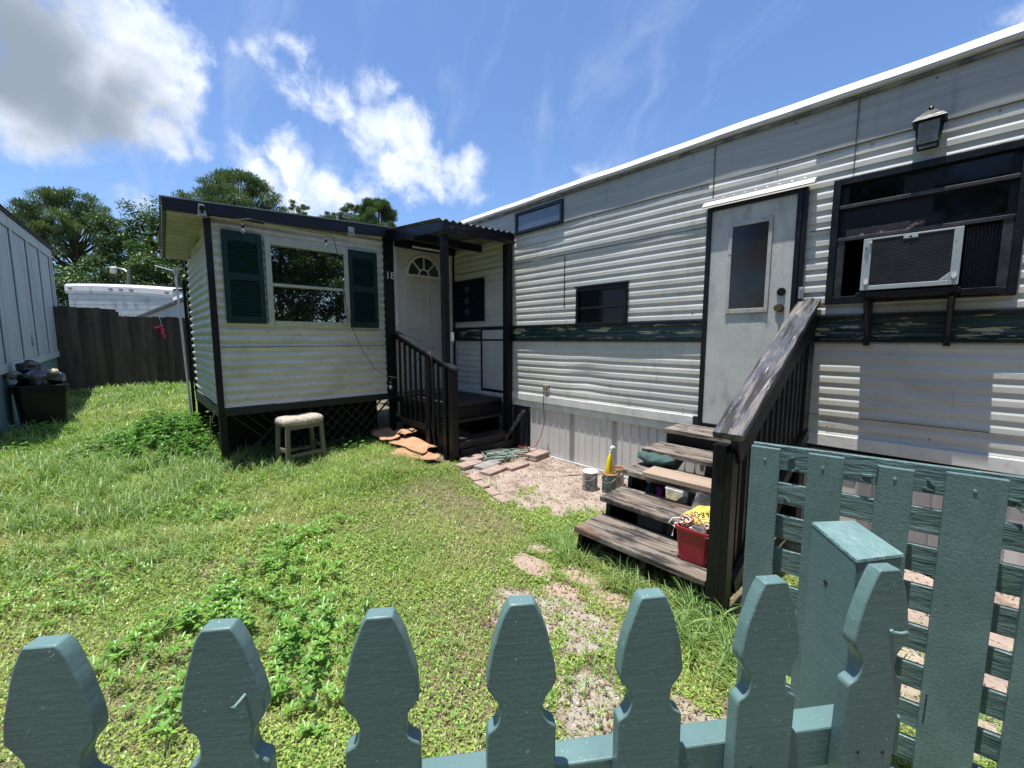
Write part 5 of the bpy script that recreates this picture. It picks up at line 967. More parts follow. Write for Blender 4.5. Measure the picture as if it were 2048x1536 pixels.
rbuild([rring(.22, .22, 0), rring(.225, .23, .03), rring(.27, .275, .72), rring(.27, .275, .74), rring(.255, .26, .74), rring(.25, .25, .5)], 'bin_body', BLACK_PLASTIC, tc_)
b = MB()
for z in (.62, .67, .72): 
    r_ = rring(.275 + .008 * (z > .65), .28 + .008 * (z > .65), z); b.tube(r_ + [r_[0]], .009)
b.build('rim', BLACK_PLASTIC, tc_)
g_ = 'bags heaped in the black bin'
for c, r_, seed, lb in (((tx + .03, ty - .02, tz + .82), .22, 1, 'lower black garbage bag filling the bin'), ((tx - .02, ty - .08, tz + 1.0), .14, 2, 'topmost tied black garbage bag in the bin'), ((tx + .05, ty + .16, tz + .83), .14, 4, 'shiny black bag at the right rim of the bin')):
    o = lump('garbage_bag', c, r_, BAG_BLACK, None, seed, n=22, sz=.75, amp=.22); set_base(o, (c[0], c[1], c[2] - r_ * .7)); tag(o, lb, 'garbage bag', g_)
o = lump('crumpled_paper', (tx + .12, ty + .17, tz + .93), .07, mat('cream_paper', (.5, .45, .32), (.3, .25, .17), rough=.8, scale=14), None, 6, n=10, sz=.7); set_base(o, (tx + .12, ty + .17, tz + .88)); tag(o, 'crumpled cream paper wad on the right of the bin bags', 'paper')
for i in range(5):
    b = MB(); a = -.5 + i * .22; c = Vector((tx + .12, ty - .2 - .05 * i, tz + .86 + .03 * i)); uu = Vector((.1, -.25, .12 + .05 * i)).normalized(); vv = uu.cross(Vector((.3, .5, 1))).normalized(); b.obox(c, uu * .15, vv * .06, uu.cross(vv) * .003)
    o = b.build('cardboard_flap', mat('greyish_card', (.16, .11, .085), (.12, .085, .07), rough=.8), None); set_base(o, tuple(c)); tag(o, ('lowest', 'second lowest', 'middle', 'second highest', 'highest')[i] + ' brown cardboard flap fanned out of the left side of the bin', 'cardboard', 'cardboard flaps in the bin')

# ------------------------------------------------------------------ wooden privacy fence
wfz = thing('wood_fence', (-14.5, .2, .27), 'tall dark wooden privacy fence between the two buildings', 'fence')
y = -1.9; i = 0; pm = []
for k_ in range(3):
    pm.append(mat('old_fence_wood_%s' % 'abc'[k_], [(.035, .027, .018), (.05, .038, .026), (.025, .02, .014)][k_], [(.075, .058, .04), (.1, .078, .055), (.055, .042, .028)][k_], [((.012, .01, .009), 3 + k_, (1, 1, .5), .5, .7, .7)], rough=.85, scale=9, stretch=(1, 1, .08), bump=[(20, .5, (1, 1, .06))]))
while y < 2.1:
    w_ = random.uniform(.125, .15); tilt = random.uniform(-.008, .008); zt = (2.37 if y < -.14 else 2.2) + random.uniform(-.015, .015); z0 = .15
    MB().prism([(0, z0), (w_ + .012, z0), (w_ + .012 + tilt, zt - .018), (w_ - .01 + tilt, zt), (.02 + tilt, zt), (tilt, zt - .018)], (-14.5 + random.uniform(-.012, .012), y - .008, 0), (0, 1, 0), (0, 0, 1), (.02, 0, 0)).build('board', pm[random.choice((0, 0, 1, 2))], wfz)
    y += w_; i += 1
b = MB()
for z in (.6, 1.3, 2.0): b.box((-14.56, -1.9, z), (-14.52, 2.1, z + .09))
b.build('rail', FENCE_WOOD, wfz)
b = MB(); b.box((-14.48, -.2, .2), (-14.38, -.1, 2.1)) if False else b.box((-14.66, -.16, .1), (-14.57, -.07, 2.3)); b.build('post', FENCE_WOOD, wfz)
py = thing('pink_toy_pistol', (-14.45, .75, 1.75), 'small pink plastic toy hanging from a string on the wooden fence', 'toy')
b = MB(); b.obox((-14.46, .68, 1.93), (.008, 0, 0), (0, .1, .03), (0, 0, .025)); b.obox((-14.46, .75, 1.82), (.008, 0, 0), (0, .04, 0), (0, 0, .09)); b.obox((-14.46, .78, 1.68), (.008, 0, 0), (0, .03, 0), (0, 0, .05)); b.build('toy_body', PINK, py, bevel=.003)
MB().tube([(-14.47, .7, 2.2), (-14.46, .73, 2.08), (-14.46, .74, 1.93)], .004).build('string', WHITE_P, py)

# ------------------------------------------------------------------ beyond the fence: RV, small roof, street lamp
def far(px, py_, t):     # kept as plain numbers: direction of camera ray times depth, worked out beforehand
    return None
rv = thing('camper_trailer', (-26.0, 0, .3), 'white weathered camper showing its roof and striped upper wall over the fence', 'camper')
q0 = Vector((-27.0, -1.75, 0)); q1 = Vector((-23.85, 1.72, 0)); rd = (q1 - q0).normalized(); rnn = Vector((rd.y, -rd.x, 0)); Lr = (q1 - q0).length
if rnn.dot(Vector((1, 0, 0))) < 0: rnn = -rnn
def rp(s_, z, o=0): return q0 + rd * s_ + rnn * o + Vector((0, 0, z))
def rbox(b, s0, s1, z0, z1, o0, o1): b.add([rp(s0, z0, o0), rp(s1, z0, o0), rp(s1, z0, o1), rp(s0, z0, o1), rp(s0, z1, o0), rp(s1, z1, o0), rp(s1, z1, o1), rp(s0, z1, o1)], [(0,3,2,1),(4,5,6,7),(0,1,5,4),(1,2,6,5),(2,3,7,6),(3,0,4,7)])
b = MB(); rbox(b, .08, Lr - .05, .6, 3.75, -2.3, 0)
for i in range(9): rbox(b, .1, Lr - .07, 1.6 + i * .22, 1.6 + i * .22 + .19, .001, .018)
b.build('wall', mat('rv_striped_wall', (.5, .53, .53), (.42, .45, .45), [((.12, .11, .09), 3, (1, 1, .3), .58, .75, .7)], rough=.5, scale=2), rv)
b = MB()
def rroof(u, v):
    z = 4.05 - .2 * u * u; pr = [(.03, -.42), (.05, -.3), (.04, -.08), (-.05, 0), (-.6, .08), (-2.3, .02)]; o_, dz = pr[int(round(v * 5))]
    return tuple(rp(u * Lr, z + dz, o_))
b.grid(rroof, 24, 5, smooth=False); b.build('roof', RV_WHITE, rv)
b = MB()
for s_ in (.25, 2.0, 2.45, 2.9, Lr - .25): zz_ = 4.05 - .2 * (s_ / Lr) ** 2 - .2; rbox(b, s_ - .08, s_ + .08, zz_ - .04, zz_ + .04, .04, .075)
b.build('marker_light', mat('marker_light', (.3, .2, .15), rough=.4), rv)
fr_ = thing('far_house', (-19.8, 1.5, 0), 'low grey house gable end showing between the camper and the shed', 'house')
g0 = Vector((-20.6, 1.0, 0)); g1 = Vector((-19.2, 2.6, 0)); gd_ = (g1 - g0).normalized(); gn = Vector((gd_.y, -gd_.x, 0)); gn = gn if gn.x > 0 else -gn
b = MB(); b.prism([(-.2, .3), (2.3, .3), (2.3, 3.3), (1.9, 3.2), (-.2, 2.42)], g0, gd_, (0, 0, 1), gn * 1.0); b.build('wall', FAR_ROOF, fr_)
b = MB(); b.beam(g0 + gd_ * -.35 + gn * .52 + Vector((0, 0, 2.4)), g0 + gd_ * 2.2 + gn * .52 + Vector((0, 0, 3.4)), .08, .09, up=(0, 0, 1)); b.beam(g0 + gd_ * -.35 - gn * .2 + Vector((0, 0, 2.43)), g0 + gd_ * 2.2 - gn * .2 + Vector((0, 0, 3.43)), 1.3, .05); b.build('roof', mat('dark_far_roof', (.09, .09, .09), (.16, .16, .15), rough=.8, scale=3), fr_)
MB().obox(g0 + gd_ * 1.15 + gn * .45 + Vector((0, 0, 3.12)), gd_ * .16 + Vector((0, 0, .06)), gn * .1, (-.02, 0, .06)).build('roof_vent', RV_WHITE, fr_)
sl2 = thing('street_lamp', (-43.9, .45, .3), 'grey street lamp with curved arm in front of the dark trees', 'street lamp')
MB().cyl((-43.8, .45, .3), (-44.3, .62, 7.0), .2, .15, n=10).build('pole', mat('wooden_pole', (.16, .14, .12), (.1, .09, .08), rough=.9, scale=4), sl2)
MB().tube([(-44.25, .6, 6.6), (-44.5, .4, 6.98), (-44.75, .1, 7.1), (-45.0, -.2, 7.12)], .06).build('arm', GALV, sl2)
MB().lathe([(0, .12), (.18, .1), (.26, 0), (.2, -.04), (.24, -.3), (.1, -.42), (0, -.44)], (-45.02, -.25, 7.1), 14).build('lamp_head', WHITE_P, sl2)
for nm, p0_, p1_, lb in (('power_line', (-44.2, .6, 6.1), (-30, 10.0, 5.2), 'lower black cable running right from the street lamp pole'), ('power_line', (-44.2, .6, 6.2), (-52, -9, 6.4), 'black cable running left from the street lamp pole behind the building')):
    o = MB().tube(sag(p0_, p1_, .35, 14), .022, 5).build(nm, CORD); set_base(o, p0_); tag(o, lb, 'cable', 'cables on the street lamp pole')

# ------------------------------------------------------------------ vegetation: numpy leaf builders
def leaf_arrays(C, az, tilt, ln, wd, fold=.25, droop=0.0):
    """one folded pointed leaf per row: base, left, tip, right -> two triangles"""
    n = len(C); d = np.stack([np.cos(az) * np.cos(tilt), np.sin(az) * np.cos(tilt), np.sin(tilt)], -1)
    s = np.stack([-np.sin(az), np.cos(az), np.zeros(n)], -1); up = np.cross(d, s)
    mid = C + d * (ln * .42)[:, None]; h = (wd * .5)[:, None]
    V = np.stack([C, mid + s * h + up * h * fold, C + d * ln[:, None] - np.array([0, 0, 1]) * (ln * droop)[:, None], mid - s * h + up * h * fold], 1)
    b = np.arange(n)[:, None] * 4; T = np.concatenate([b + [[0, 2, 1]], b + [[0, 3, 2]]], 0)
    return V.reshape(-1, 3), T
def blades(P, az, lean, ln, wd, v):
    """curved tapering blade with three segments"""
    n = len(P); out = np.stack([np.cos(az), np.sin(az), np.zeros(n)], -1); s = np.stack([-np.sin(az), np.cos(az), np.zeros(n)], -1)
    rows = []
    for t, w in ((0, 1), (.4, .9), (.75, .55)):
        c = P + out * (lean * t * t * ln)[:, None]; c[:, 2] += ln * (t - .45 * lean * t * t)
        rows += [c - s * (wd * w / 2)[:, None], c + s * (wd * w / 2)[:, None]]
    tip = P + out * (lean * ln)[:, None]; tip[:, 2] += ln * (1 - .5 * lean); rows.append(tip)
    V = np.stack(rows, 1).reshape(-1, 3); b = np.arange(n)[:, None] * 7
    Q = np.concatenate([b + [[0, 1, 3, 2]], b + [[2, 3, 5, 4]]], 0); T = b + [[4, 5, 6]]
    return V, Q, T, np.repeat(v, 7)
def inpoly(x, y, poly):
    c = np.zeros(len(x), bool); n = len(poly)
    for i in range(n):
        x0, y0 = poly[i]; x1, y1 = poly[(i + 1) % n]
        k = ((y0 > y) != (y1 > y)) & (x < (x1 - x0) * (y - y0) / (y1 - y0 + 1e-12) + x0); c ^= k
    return c
def vnoise(x, y, s, seed=0):
    r_ = np.random.default_rng(seed); G = r_.random((64, 64)); u = x * s + 17.3; w = y * s + 9.1; iu = np.floor(u).astype(int); iw = np.floor(w).astype(int); fu = u - iu; fw = w - iw; fu = fu*fu*(3-2*fu); fw = fw*fw*(3-2*fw)
    g_ = lambda a, b_: G[a % 64, b_ % 64]
    return (g_(iu, iw)*(1-fu)+g_(iu+1, iw)*fu)*(1-fw)+(g_(iu, iw+1)*(1-fu)+g_(iu+1, iw+1)*fu)*fw
HARD = [[(-4.5, 3.1), (-4.2, 2.95), (-3.75, 2.72), (-3.05, 2.62), (-2.5, 2.78), (-2.2, 3.0), (-1.95, 3.1), (-1.9, 4.3), (-4.6, 4.3)],
        [(-5.95, .85), (-5.82, 4.2), (-9, 4.2), (-9, .85)], [(-6, 2.65), (-4.3, 2.6), (-4.2, 4.2), (-6, 4.2)], [(-1.85, 2.42), (-.72, 2.42), (-.72, 4.2), (-1.85, 4.2)],
        [(-9.6, -1.32), (-20, -1.0), (-20, -4), (-4.5, -4), (-4.6, -1.5)], [(-.8, 4.1), (2, 4.1), (2, 4.6), (-.8, 4.6)]]
SANDP = [[(-1.95, 1.72), (-1.6, 2.02), (-1.15, 1.98), (-.98, 1.72), (-1.4, 1.5), (-1.75, 1.45)], [(-1.3, 1.42), (-.95, 1.6), (-.55, 1.75), (-.15, 1.7), (.2, 1.3), (-.4, 1.1), (-.95, 1.1)], [(-.3, 2.3), (.5, 2.2), (1.6, 2.6), (1.6, 4.1), (-.6, 4.1), (-.5, 3)]]
WEEDS = [(-7.2, -.05, .75), (-7.9, .35, .7), (-6.6, .25, .55), (-8.6, .55, .6), (-6.25, .6, .5), (-3.05, .75, .45), (-3.25, .35, .4), (-2.35, .25, .45), (-2.1, .6, .4), (-2.7, .15, .4), (-5.0, .5, .35), (-5.95, 1.1, .35), (-5.3, 2.05, .4), (-5.75, 2.2, .35)]
def lawn_density(x, y, kind):
    d = np.ones_like(x)
    jx = x + .16 * (vnoise(x, y, 7, 61) - .5) + .14 * (vnoise(x, y, 19, 62) - .5); jy = y + .22 * (vnoise(x, y, 6, 63) - .5) + .16 * (vnoise(x, y, 17, 64) - .5)
    d[inpoly(jx, jy, HARD[0])] = 0
    for p in HARD[1:]: d[inpoly(x, y, p)] = 0
    crack = (np.abs(vnoise(x, y, 3.1, 65) - .5) < .03) & inpoly(x, y, HARD[0]) & (y < 3.5); d[crack] = .35
    for p in SANDP: d[inpoly(jx, jy, p)] *= .04 + .3 * (vnoise(x, y, 8, 66)[inpoly(jx, jy, p)] > .7)
    for (fx_, fy_), r_, _ in FL: d[((x - fx_) ** 2 + ((y - fy_) * 1.5) ** 2) < (r_ * .95) ** 2] *= .12
    worn = np.exp(-(((x + 2.6) / .55) ** 2 + ((y - 2.25) / .35) ** 2)) + .8 * np.exp(-(((x + 3.3) / .5) ** 2 + ((y - 2.3) / .25) ** 2)) + .7 * np.exp(-(((x + 1.3) / .7) ** 2 + ((y - 1.1) / .35) ** 2))
    d *= 1 - .72 * np.clip(worn, 0, 1)
    d *= np.clip(.35 + 1.3 * vnoise(x, y, 2.2, 3), .25, 1.25)
    w = np.zeros_like(x)
    for a, b_, r_ in WEEDS: w = np.maximum(w, np.clip(1.25 - np.hypot(x - a, y - b_) / r_, 0, 1))
    return d, w
def sample(n, x0, x1, y0, y1):
    return rng.uniform(x0, x1, n), rng.uniform(y0, y1, n)
def visible(x, y, m=.25):     # drop what lies outside the picture's field of view with a wide margin
    az = np.arctan2(y, -x); return (np.hypot(x, y) > .25)
zones = [(-3.2, .6, -.9, 3.2, 11000, .75), (-6.2, -3.2, -1.3, 3.1, 5600, 1.0), (-9.6, -6.2, -1.5, 1.3, 3000, 1.35), (-14.6, -9.6, -1.3, 1.9, 1300, 1.9)]
def spread(dens_mult):
    X_, Y_, S_ = [], [], []
    for x0, x1, y0, y1, dn, sc in zones:
        n = int((x1 - x0) * (y1 - y0) * dn * dens_mult); x, y = sample(n, x0, x1, y0, y1); X_.append(x); Y_.append(y); S_.append(np.full(n, sc))
    x = np.concatenate(X_); y = np.concatenate(Y_); s = np.concatenate(S_)
    k = visible(x, y)
    return x[k], y[k], s[k]
GRASS = leafmat('grass_blade', (.13, .24, .045), (.44, .52, .18), rough=.32, trans=.38, c2=(.36, .37, .16), scale=.9)
CLOVER = leafmat('ground_cover_leaf', (.14, .27, .04), (.42, .53, .14), rough=.36, trans=.3)
WEEDM = leafmat('weed_leaf', (.07, .18, .028), (.22, .42, .075), rough=.32, trans=.28)
DEADM = leafmat('dead_grass', (.24, .18, .1), (.4, .33, .2), rough=.8, trans=.15)
# fine grass
x, y, s = spread(1.0); d, w = lawn_density(x, y, 0); near = np.clip((x + 4.2) / 1.4, 0, 1); k = rng.random(len(x)) < d * (.85 - .3 * near); x, y, s, w, near = x[k], y[k], s[k], w[k], near[k]; n = len(x)
hn = vnoise(x, y, 2.6, 8) * .6 + vnoise(x, y, 6, 9) * .4
tall = np.clip(hn * 1.9 - .58, 0, 1) * (1 - .6 * near) + np.clip(-(x + 4.5) / 5, 0, 1) * .35 + .9 * np.exp(-(((x + 4.9) / .8) ** 2 + ((y - 2.2) / .5) ** 2)) + .8 * np.exp(-(((x + 1.2) / .7) ** 2 + ((y - 2.3) / .2) ** 2))
ln = (.028 + .15 * np.clip(tall, 0, 1.1) * rng.random(n) ** .7 + .035 * rng.random(n)) * np.clip(s, .9, 1.25); P_ = np.stack([x, y, gz(x, y)], -1)
V, Q, T, a = blades(P_, rng.uniform(0, 6.283, n), rng.uniform(.3, 1.3, n), ln, .0058 * s ** .8 * rng.uniform(.6, 1.3, n) * (1 + .5 * np.clip(tall, 0, 1)), np.clip(rng.random(n) ** 1.3 * .9 + .5 * (vnoise(x, y, 1.1, 5) - .45), 0, 1))
o = nmesh('lawn_grass', V, T, Q, GRASS, a); tag(o, 'fine green grass over the whole yard', 'grass', kind='stuff')
# dead blades
x, y, s = spread(.4); d, w = lawn_density(x, y, 0); k = rng.random(len(x)) < np.clip((d > 0) * (1.1 - d * .75), 0, 1) * .9; x, y, s = x[k], y[k], s[k]; n = len(x)
V, Q, T, a = blades(np.stack([x, y, gz(x, y) + .004], -1), rng.uniform(0, 6.283, n), rng.uniform(1.2, 1.9, n), rng.uniform(.02, .06, n) * s, .0035 * s, rng.random(n))
o = nmesh('dead_grass', V, T, Q, DEADM, a); tag(o, 'straw-coloured dead grass between the green blades', 'dead grass', kind='stuff')
# small round-leaved ground cover
x, y, s = spread(1.15); d, w = lawn_density(x, y, 0); cov = np.clip(vnoise(x, y, 1.3, 21) * 1.6 - .2 + .4 * (x > -3.6), 0, 1); k = rng.random(len(x)) < d * cov * .8; x, y, s = x[k], y[k], s[k]; n = len(x)
C_ = np.stack([x, y, gz(x, y) + rng.uniform(.002, .05, n) ** 1.0 * s * (.6 + .8 * vnoise(x, y, 4, 41))], -1)
V, T = leaf_arrays(C_, rng.uniform(0, 6.283, n), rng.uniform(-.2, .8, n), rng.uniform(.014, .032, n) * s ** .8, rng.uniform(.009, .017, n) * s ** .8)
o = nmesh('ground_cover', V, T, None, CLOVER, np.repeat(np.clip(rng.random(n) * .8 + .5 * (vnoise(x, y, 2, 51) - .4), 0, 1), 4)); tag(o, 'bright low ground cover with tiny leaves in the near lawn', 'ground cover', kind='stuff')
# broad-leaved weeds: whorls of pointed leaves on stems
def weed_cloud(centres, per, lo, hi, name, label, hmax, leaf, seed=2, mm=None):
    r_ = np.random.default_rng(seed); CC, AZ, TI, LN, WD, VV = [], [], [], [], [], []
    SV = MB()
    for cx_, cy_, rr, hh in centres:
        m_ = int(per * rr * rr)
        for _ in range(m_):
            a = r_.uniform(0, 6.283); q = rr * math.sqrt(r_.random()); px, py_ = cx_ + q * math.cos(a), cy_ + q * math.sin(a)
            h = hh * (1 - .65 * (q / rr) ** 2) * r_.uniform(.55, 1.05); z0 = gzf(px, py_); lx_, ly_ = r_.uniform(-.12, .12, 2) * h
            nw = max(1, int(h / .05)); tone = r_.random()
            for lv in range(nw):
                t = (lv + 1) / nw; k_ = r_.integers(4, 7); base = r_.uniform(0, 6.28); sz = leaf * (1.15 - .5 * t) * r_.uniform(.75, 1.25)
                for j in range(k_):
                    CC.append((px + lx_ * t, py_ + ly_ * t, z0 + h * t + r_.uniform(-.01, .005))); AZ.append(base + j * 6.283 / k_ + r_.uniform(-.25, .25)); TI.append(r_.uniform(.0, .55) + .3 * (t > .9)); LN.append(sz * r_.uniform(.8, 1.15)); WD.append(sz * r_.uniform(.36, .46)); VV.append(np.clip(.55 * tone + .45 * r_.random(), 0, 1))
    V, T = leaf_arrays(np.array(CC), np.array(AZ), np.array(TI), np.array(LN), np.array(WD), .3, .22)
    o = nmesh(name, V, T, None, mm or WEEDM, np.repeat(np.array(VV), 4)); return o
G1 = [(-7.35, -.1, .65, .32), (-7.8, .3, .6, .42), (-6.85, .2, .55, .32), (-8.5, .4, .5, .45), (-6.35, .45, .35, .24), (-7.4, .5, .4, .55), (-6.7, .55, .32, .42), (-8.1, .55, .4, .55), (-6.1, .62, .25, .2)]
BUSHM = leafmat('bush_leaf', (.045, .13, .02), (.13, .29, .045), rough=.38, trans=.28)
o = weed_cloud(G1, 190, 0, 0, 'weed_bush', '', .4, .1, 4, BUSHM); tag(o, 'big leafy green weed mound beside the shed corner', 'weeds', kind='stuff')
r9 = np.random.default_rng(77); GS = [(r9.uniform(-3.8, -.9), r9.uniform(-.7, 2.3), r9.uniform(.12, .3), r9.uniform(.03, .06)) for _ in range(46)]
GS = [q for q in GS if q[1] < 2.2 + (q[0] + 1.9) * -.25 and not inpoly(np.array([q[0]]), np.array([q[1]]), SANDP[0])[0]]
o = weed_cloud(GS, 260, 0, 0, 'lawn_weeds', '', .05, .03, 16); tag(o, 'small broad-leaved weeds mixed through the near lawn', 'weeds', kind='stuff')
G2 = [(-3.0, .5, .3, .16), (-3.15, .85, .3, .14), (-2.75, .2, .3, .18), (-2.45, .35, .32, .2), (-2.15, .15, .28, .17), (-2.1, .55, .3, .18), (-2.35, .7, .26, .14), (-2.6, .02, .3, .14), (-1.85, .5, .22, .12), (-2.75, .75, .25, .13), (-3.4, 1.05, .28, .12), (-3.55, .75, .22, .1), (-4.3, .5, .25, .16), (-4.7, .3, .28, .16), (-5.05, .5, .3, .14), (-3.7, -.35, .4, .1)]
o = weed_cloud(G2, 400, 0, 0, 'leafy_weeds', '', .12, .066, 6); tag(o, 'broad-leaved weeds in clumps just behind the left pickets', 'weeds', kind='stuff')
G3 = [(-5.95, 1.15, .35, .16), (-5.6, 2.15, .4, .2), (-5.95, 2.4, .25, .22), (-5.2, 2.2, .3, .14), (-6.0, 1.75, .3, .2), (-5.2, 1.1, .3, .1)]
o = weed_cloud(G3, 300, 0, 0, 'weeds_under_stool', '', .2, .06, 8); tag(o, 'weeds growing round the stool and along the dark lattice', 'weeds', kind='stuff')
G4 = [(-9.2, -1.15, .3, .3), (-9.6, -.6, .25, .2), (-8.2, -1.1, .5, .2), (-9.0, -.75, .3, .2)]
o = weed_cloud(G4, 260, 0, 0, 'weeds_by_bin', '', .3, .07, 9); tag(o, 'dark weeds at the foot of the black bin and the blue-green skirting', 'weeds', kind='stuff')
# long blades in tufts
def tufts(lst, name, label, seed):
    r_ = np.random.default_rng(seed); P2, A2, L2, W2, E2 = [], [], [], [], []
    for cx_, cy_, sp_r, cnt, ln_, wd_ in lst:
        for _ in range(cnt):
            a = r_.uniform(0, 6.283); q = sp_r * math.sqrt(r_.random()); px, py_ = cx_ + q * math.cos(a), cy_ + q * math.sin(a); nb_ = r_.integers(5, 10)
            for _ in range(nb_): P2.append((px + r_.uniform(-.012, .012), py_ + r_.uniform(-.012, .012), gzf(px, py_))); A2.append(r_.uniform(0, 6.283)); L2.append(ln_ * r_.uniform(.5, 1.15)); W2.append(wd_ * r_.uniform(.7, 1.3)); E2.append(r_.uniform(.25, 1.1))
    n = len(P2); V, Q, T, a = blades(np.array(P2), np.array(A2), np.array(E2), np.array(L2), np.array(W2), r_.random(n)); o = nmesh(name, V, T, Q, leafmat('long_grass_blade', (.1, .2, .045), (.32, .44, .17), .42, .3), a); tag(o, label, 'grass', kind='stuff'); return o
tufts([(-1.75, 2.3, .15, 22, .2, .006), (-1.3, 2.3, .16, 26, .22, .007), (-.95, 2.28, .12, 24, .24, .007), (-.75, 2.15, .2, 34, .24, .008), (-.55, 1.95, .2, 24, .2, .007), (-2.05, 2.4, .15, 14, .16, .005), (-2.0, 2.62, .12, 10, .14, .005), (-.95, 2.05, .2, 22, .14, .006)], 'tall_grass', 'long dark grass blades along the bottom wooden step and newel', 12)
tufts([(-5.1, 2.15, .7, 190, .2, .006), (-4.6, 1.7, .6, 110, .16, .005), (-5.6, 1.2, .7, 150, .22, .007), (-4.55, 2.45, .25, 50, .17, .005), (-6.2, .8, .6, 110, .24, .007), (-5.6, -.2, .9, 330, .26, .008), (-7.0, -.8, .7, 220, .3, .009), (-4.6, .1, .9, 240, .2, .007), (-3.8, -.2, .6, 110, .15, .006), (-4.0, 1.0, .7, 90, .13, .005), (-6.6, -.1, .5, 100, .26, .008), (-3.9, 2.6, .2, 14, .1, .004), (-3.8, 3.35, .12, 8, .09, .004)], 'meadow_grass', 'long pale blades of uncut grass around the stool and left lawn', 13)
tufts([(-9.2, -.9, .4, 60, .3, .012), (-10, -.2, 1.0, 200, .22, .014), (-12, .3, 1.2, 320, .24, .02), (-13.5, .4, 1.2, 300, .3, .024), (-8.5, -.5, .6, 90, .25, .012)], 'far_grass', 'thick uncut grass running back to the wooden fence', 14)
tufts([(-3.3, 2.72, .18, 16, .09, .004), (-2.7, 2.75, .2, 22, .1, .004), (-2.25, 2.95, .15, 16, .12, .005), (-3.85, 3.1, .1, 8, .08, .004), (-3.05, 2.95, .1, 6, .07, .004), (-2.9, 2.45, .3, 30, .07, .004), (-3.75, 3.55, .06, 6, .07, .004), (-2.3, .75, .35, 30, .11, .005), (-1.85, .95, .3, 24, .12, .005), (-1.0, 1.3, .3, 22, .11, .005), (-1.75, 1.3, .3, 26, .08, .004), (.1, 2.4, .5, 40, .14, .006), (-2.9, .0, .5, 40, .11, .005), (-1.1, 1.5, .12, 8, .12, .005), (-1.7, 2.4, .5, 40, .08, .004), (-2.9, 1.8, .6, 70, .07, .004)], 'near_grass', 'grass tufts in the near lawn behind the middle pickets', 15)
# leaf litter and twigs on slab and gravel
r_ = np.random.default_rng(3); n = 3200; x = np.concatenate([r_.uniform(-4.1, -1.9, n), r_.uniform(-.6, 1.4, n), r_.uniform(-1.9, 0, n)]); y = np.concatenate([4.1 - r_.random(n) ** 1.5 * 1.4, 4.1 - r_.random(n) ** 1.3 * 1.6, r_.uniform(1.1, 2.1, n)])
k = ~inpoly(x, y, HARD[3]); x, y = x[k], y[k]; n = len(x); V, T = leaf_arrays(np.stack([x, y, gz(x, y) + .022], -1), r_.uniform(0, 6.28, n), r_.uniform(-.1, .35, n), r_.uniform(.01, .04, n), r_.uniform(.003, .012, n))
o = nmesh('leaf_litter', V, T, None, leafmat('litter_leaf', (.1, .05, .03), (.3, .19, .12), .85, .1), np.repeat(r_.random(n), 4)); tag(o, 'brown leaf litter and twigs scattered on the slab and gravel', 'leaf litter', kind='stuff')
n = 200; x = r_.uniform(-1.95, .6, n); y = r_.uniform(1.0, 2.2, n); b = MB()
for i in range(n):
    if not (inpoly(x[i:i+1], y[i:i+1], SANDP[0])[0] or inpoly(x[i:i+1], y[i:i+1], SANDP[1])[0]): continue
    r0 = r_.uniform(.004, .013); z = gzf(x[i], y[i]) + .016; b.add([(x[i] - r0, y[i], z), (x[i], y[i] - r0 * .8, z), (x[i] + r0, y[i] + r0 * .2, z), (x[i], y[i] + r0, z), (x[i], y[i], z + r0 * .8)], [(0, 1, 4), (1, 2, 4), (2, 3, 4), (3, 0, 4)])
tag(b.build('gravel', mat('white_pebble', (.6, .58, .54), (.4, .38, .35), rough=.8, scale=30)), 'small pale stones on the gravel patches', 'gravel', kind='stuff')
# single dead stalk near the shed corner
o = MB().tube([(-6.0, .62, .1), (-5.95, .66, .5), (-5.93, .67, .7)], .006).tube([(-5.94, .665, .6), (-5.92, .72, .76)], .004).build('dry_stalk', mat('dry_stalk', (.3, .24, .16), rough=.8)); set_base(o, (-6, .62, .1)); tag(o, 'thin dry forked stalk at the shed corner', 'stalk')

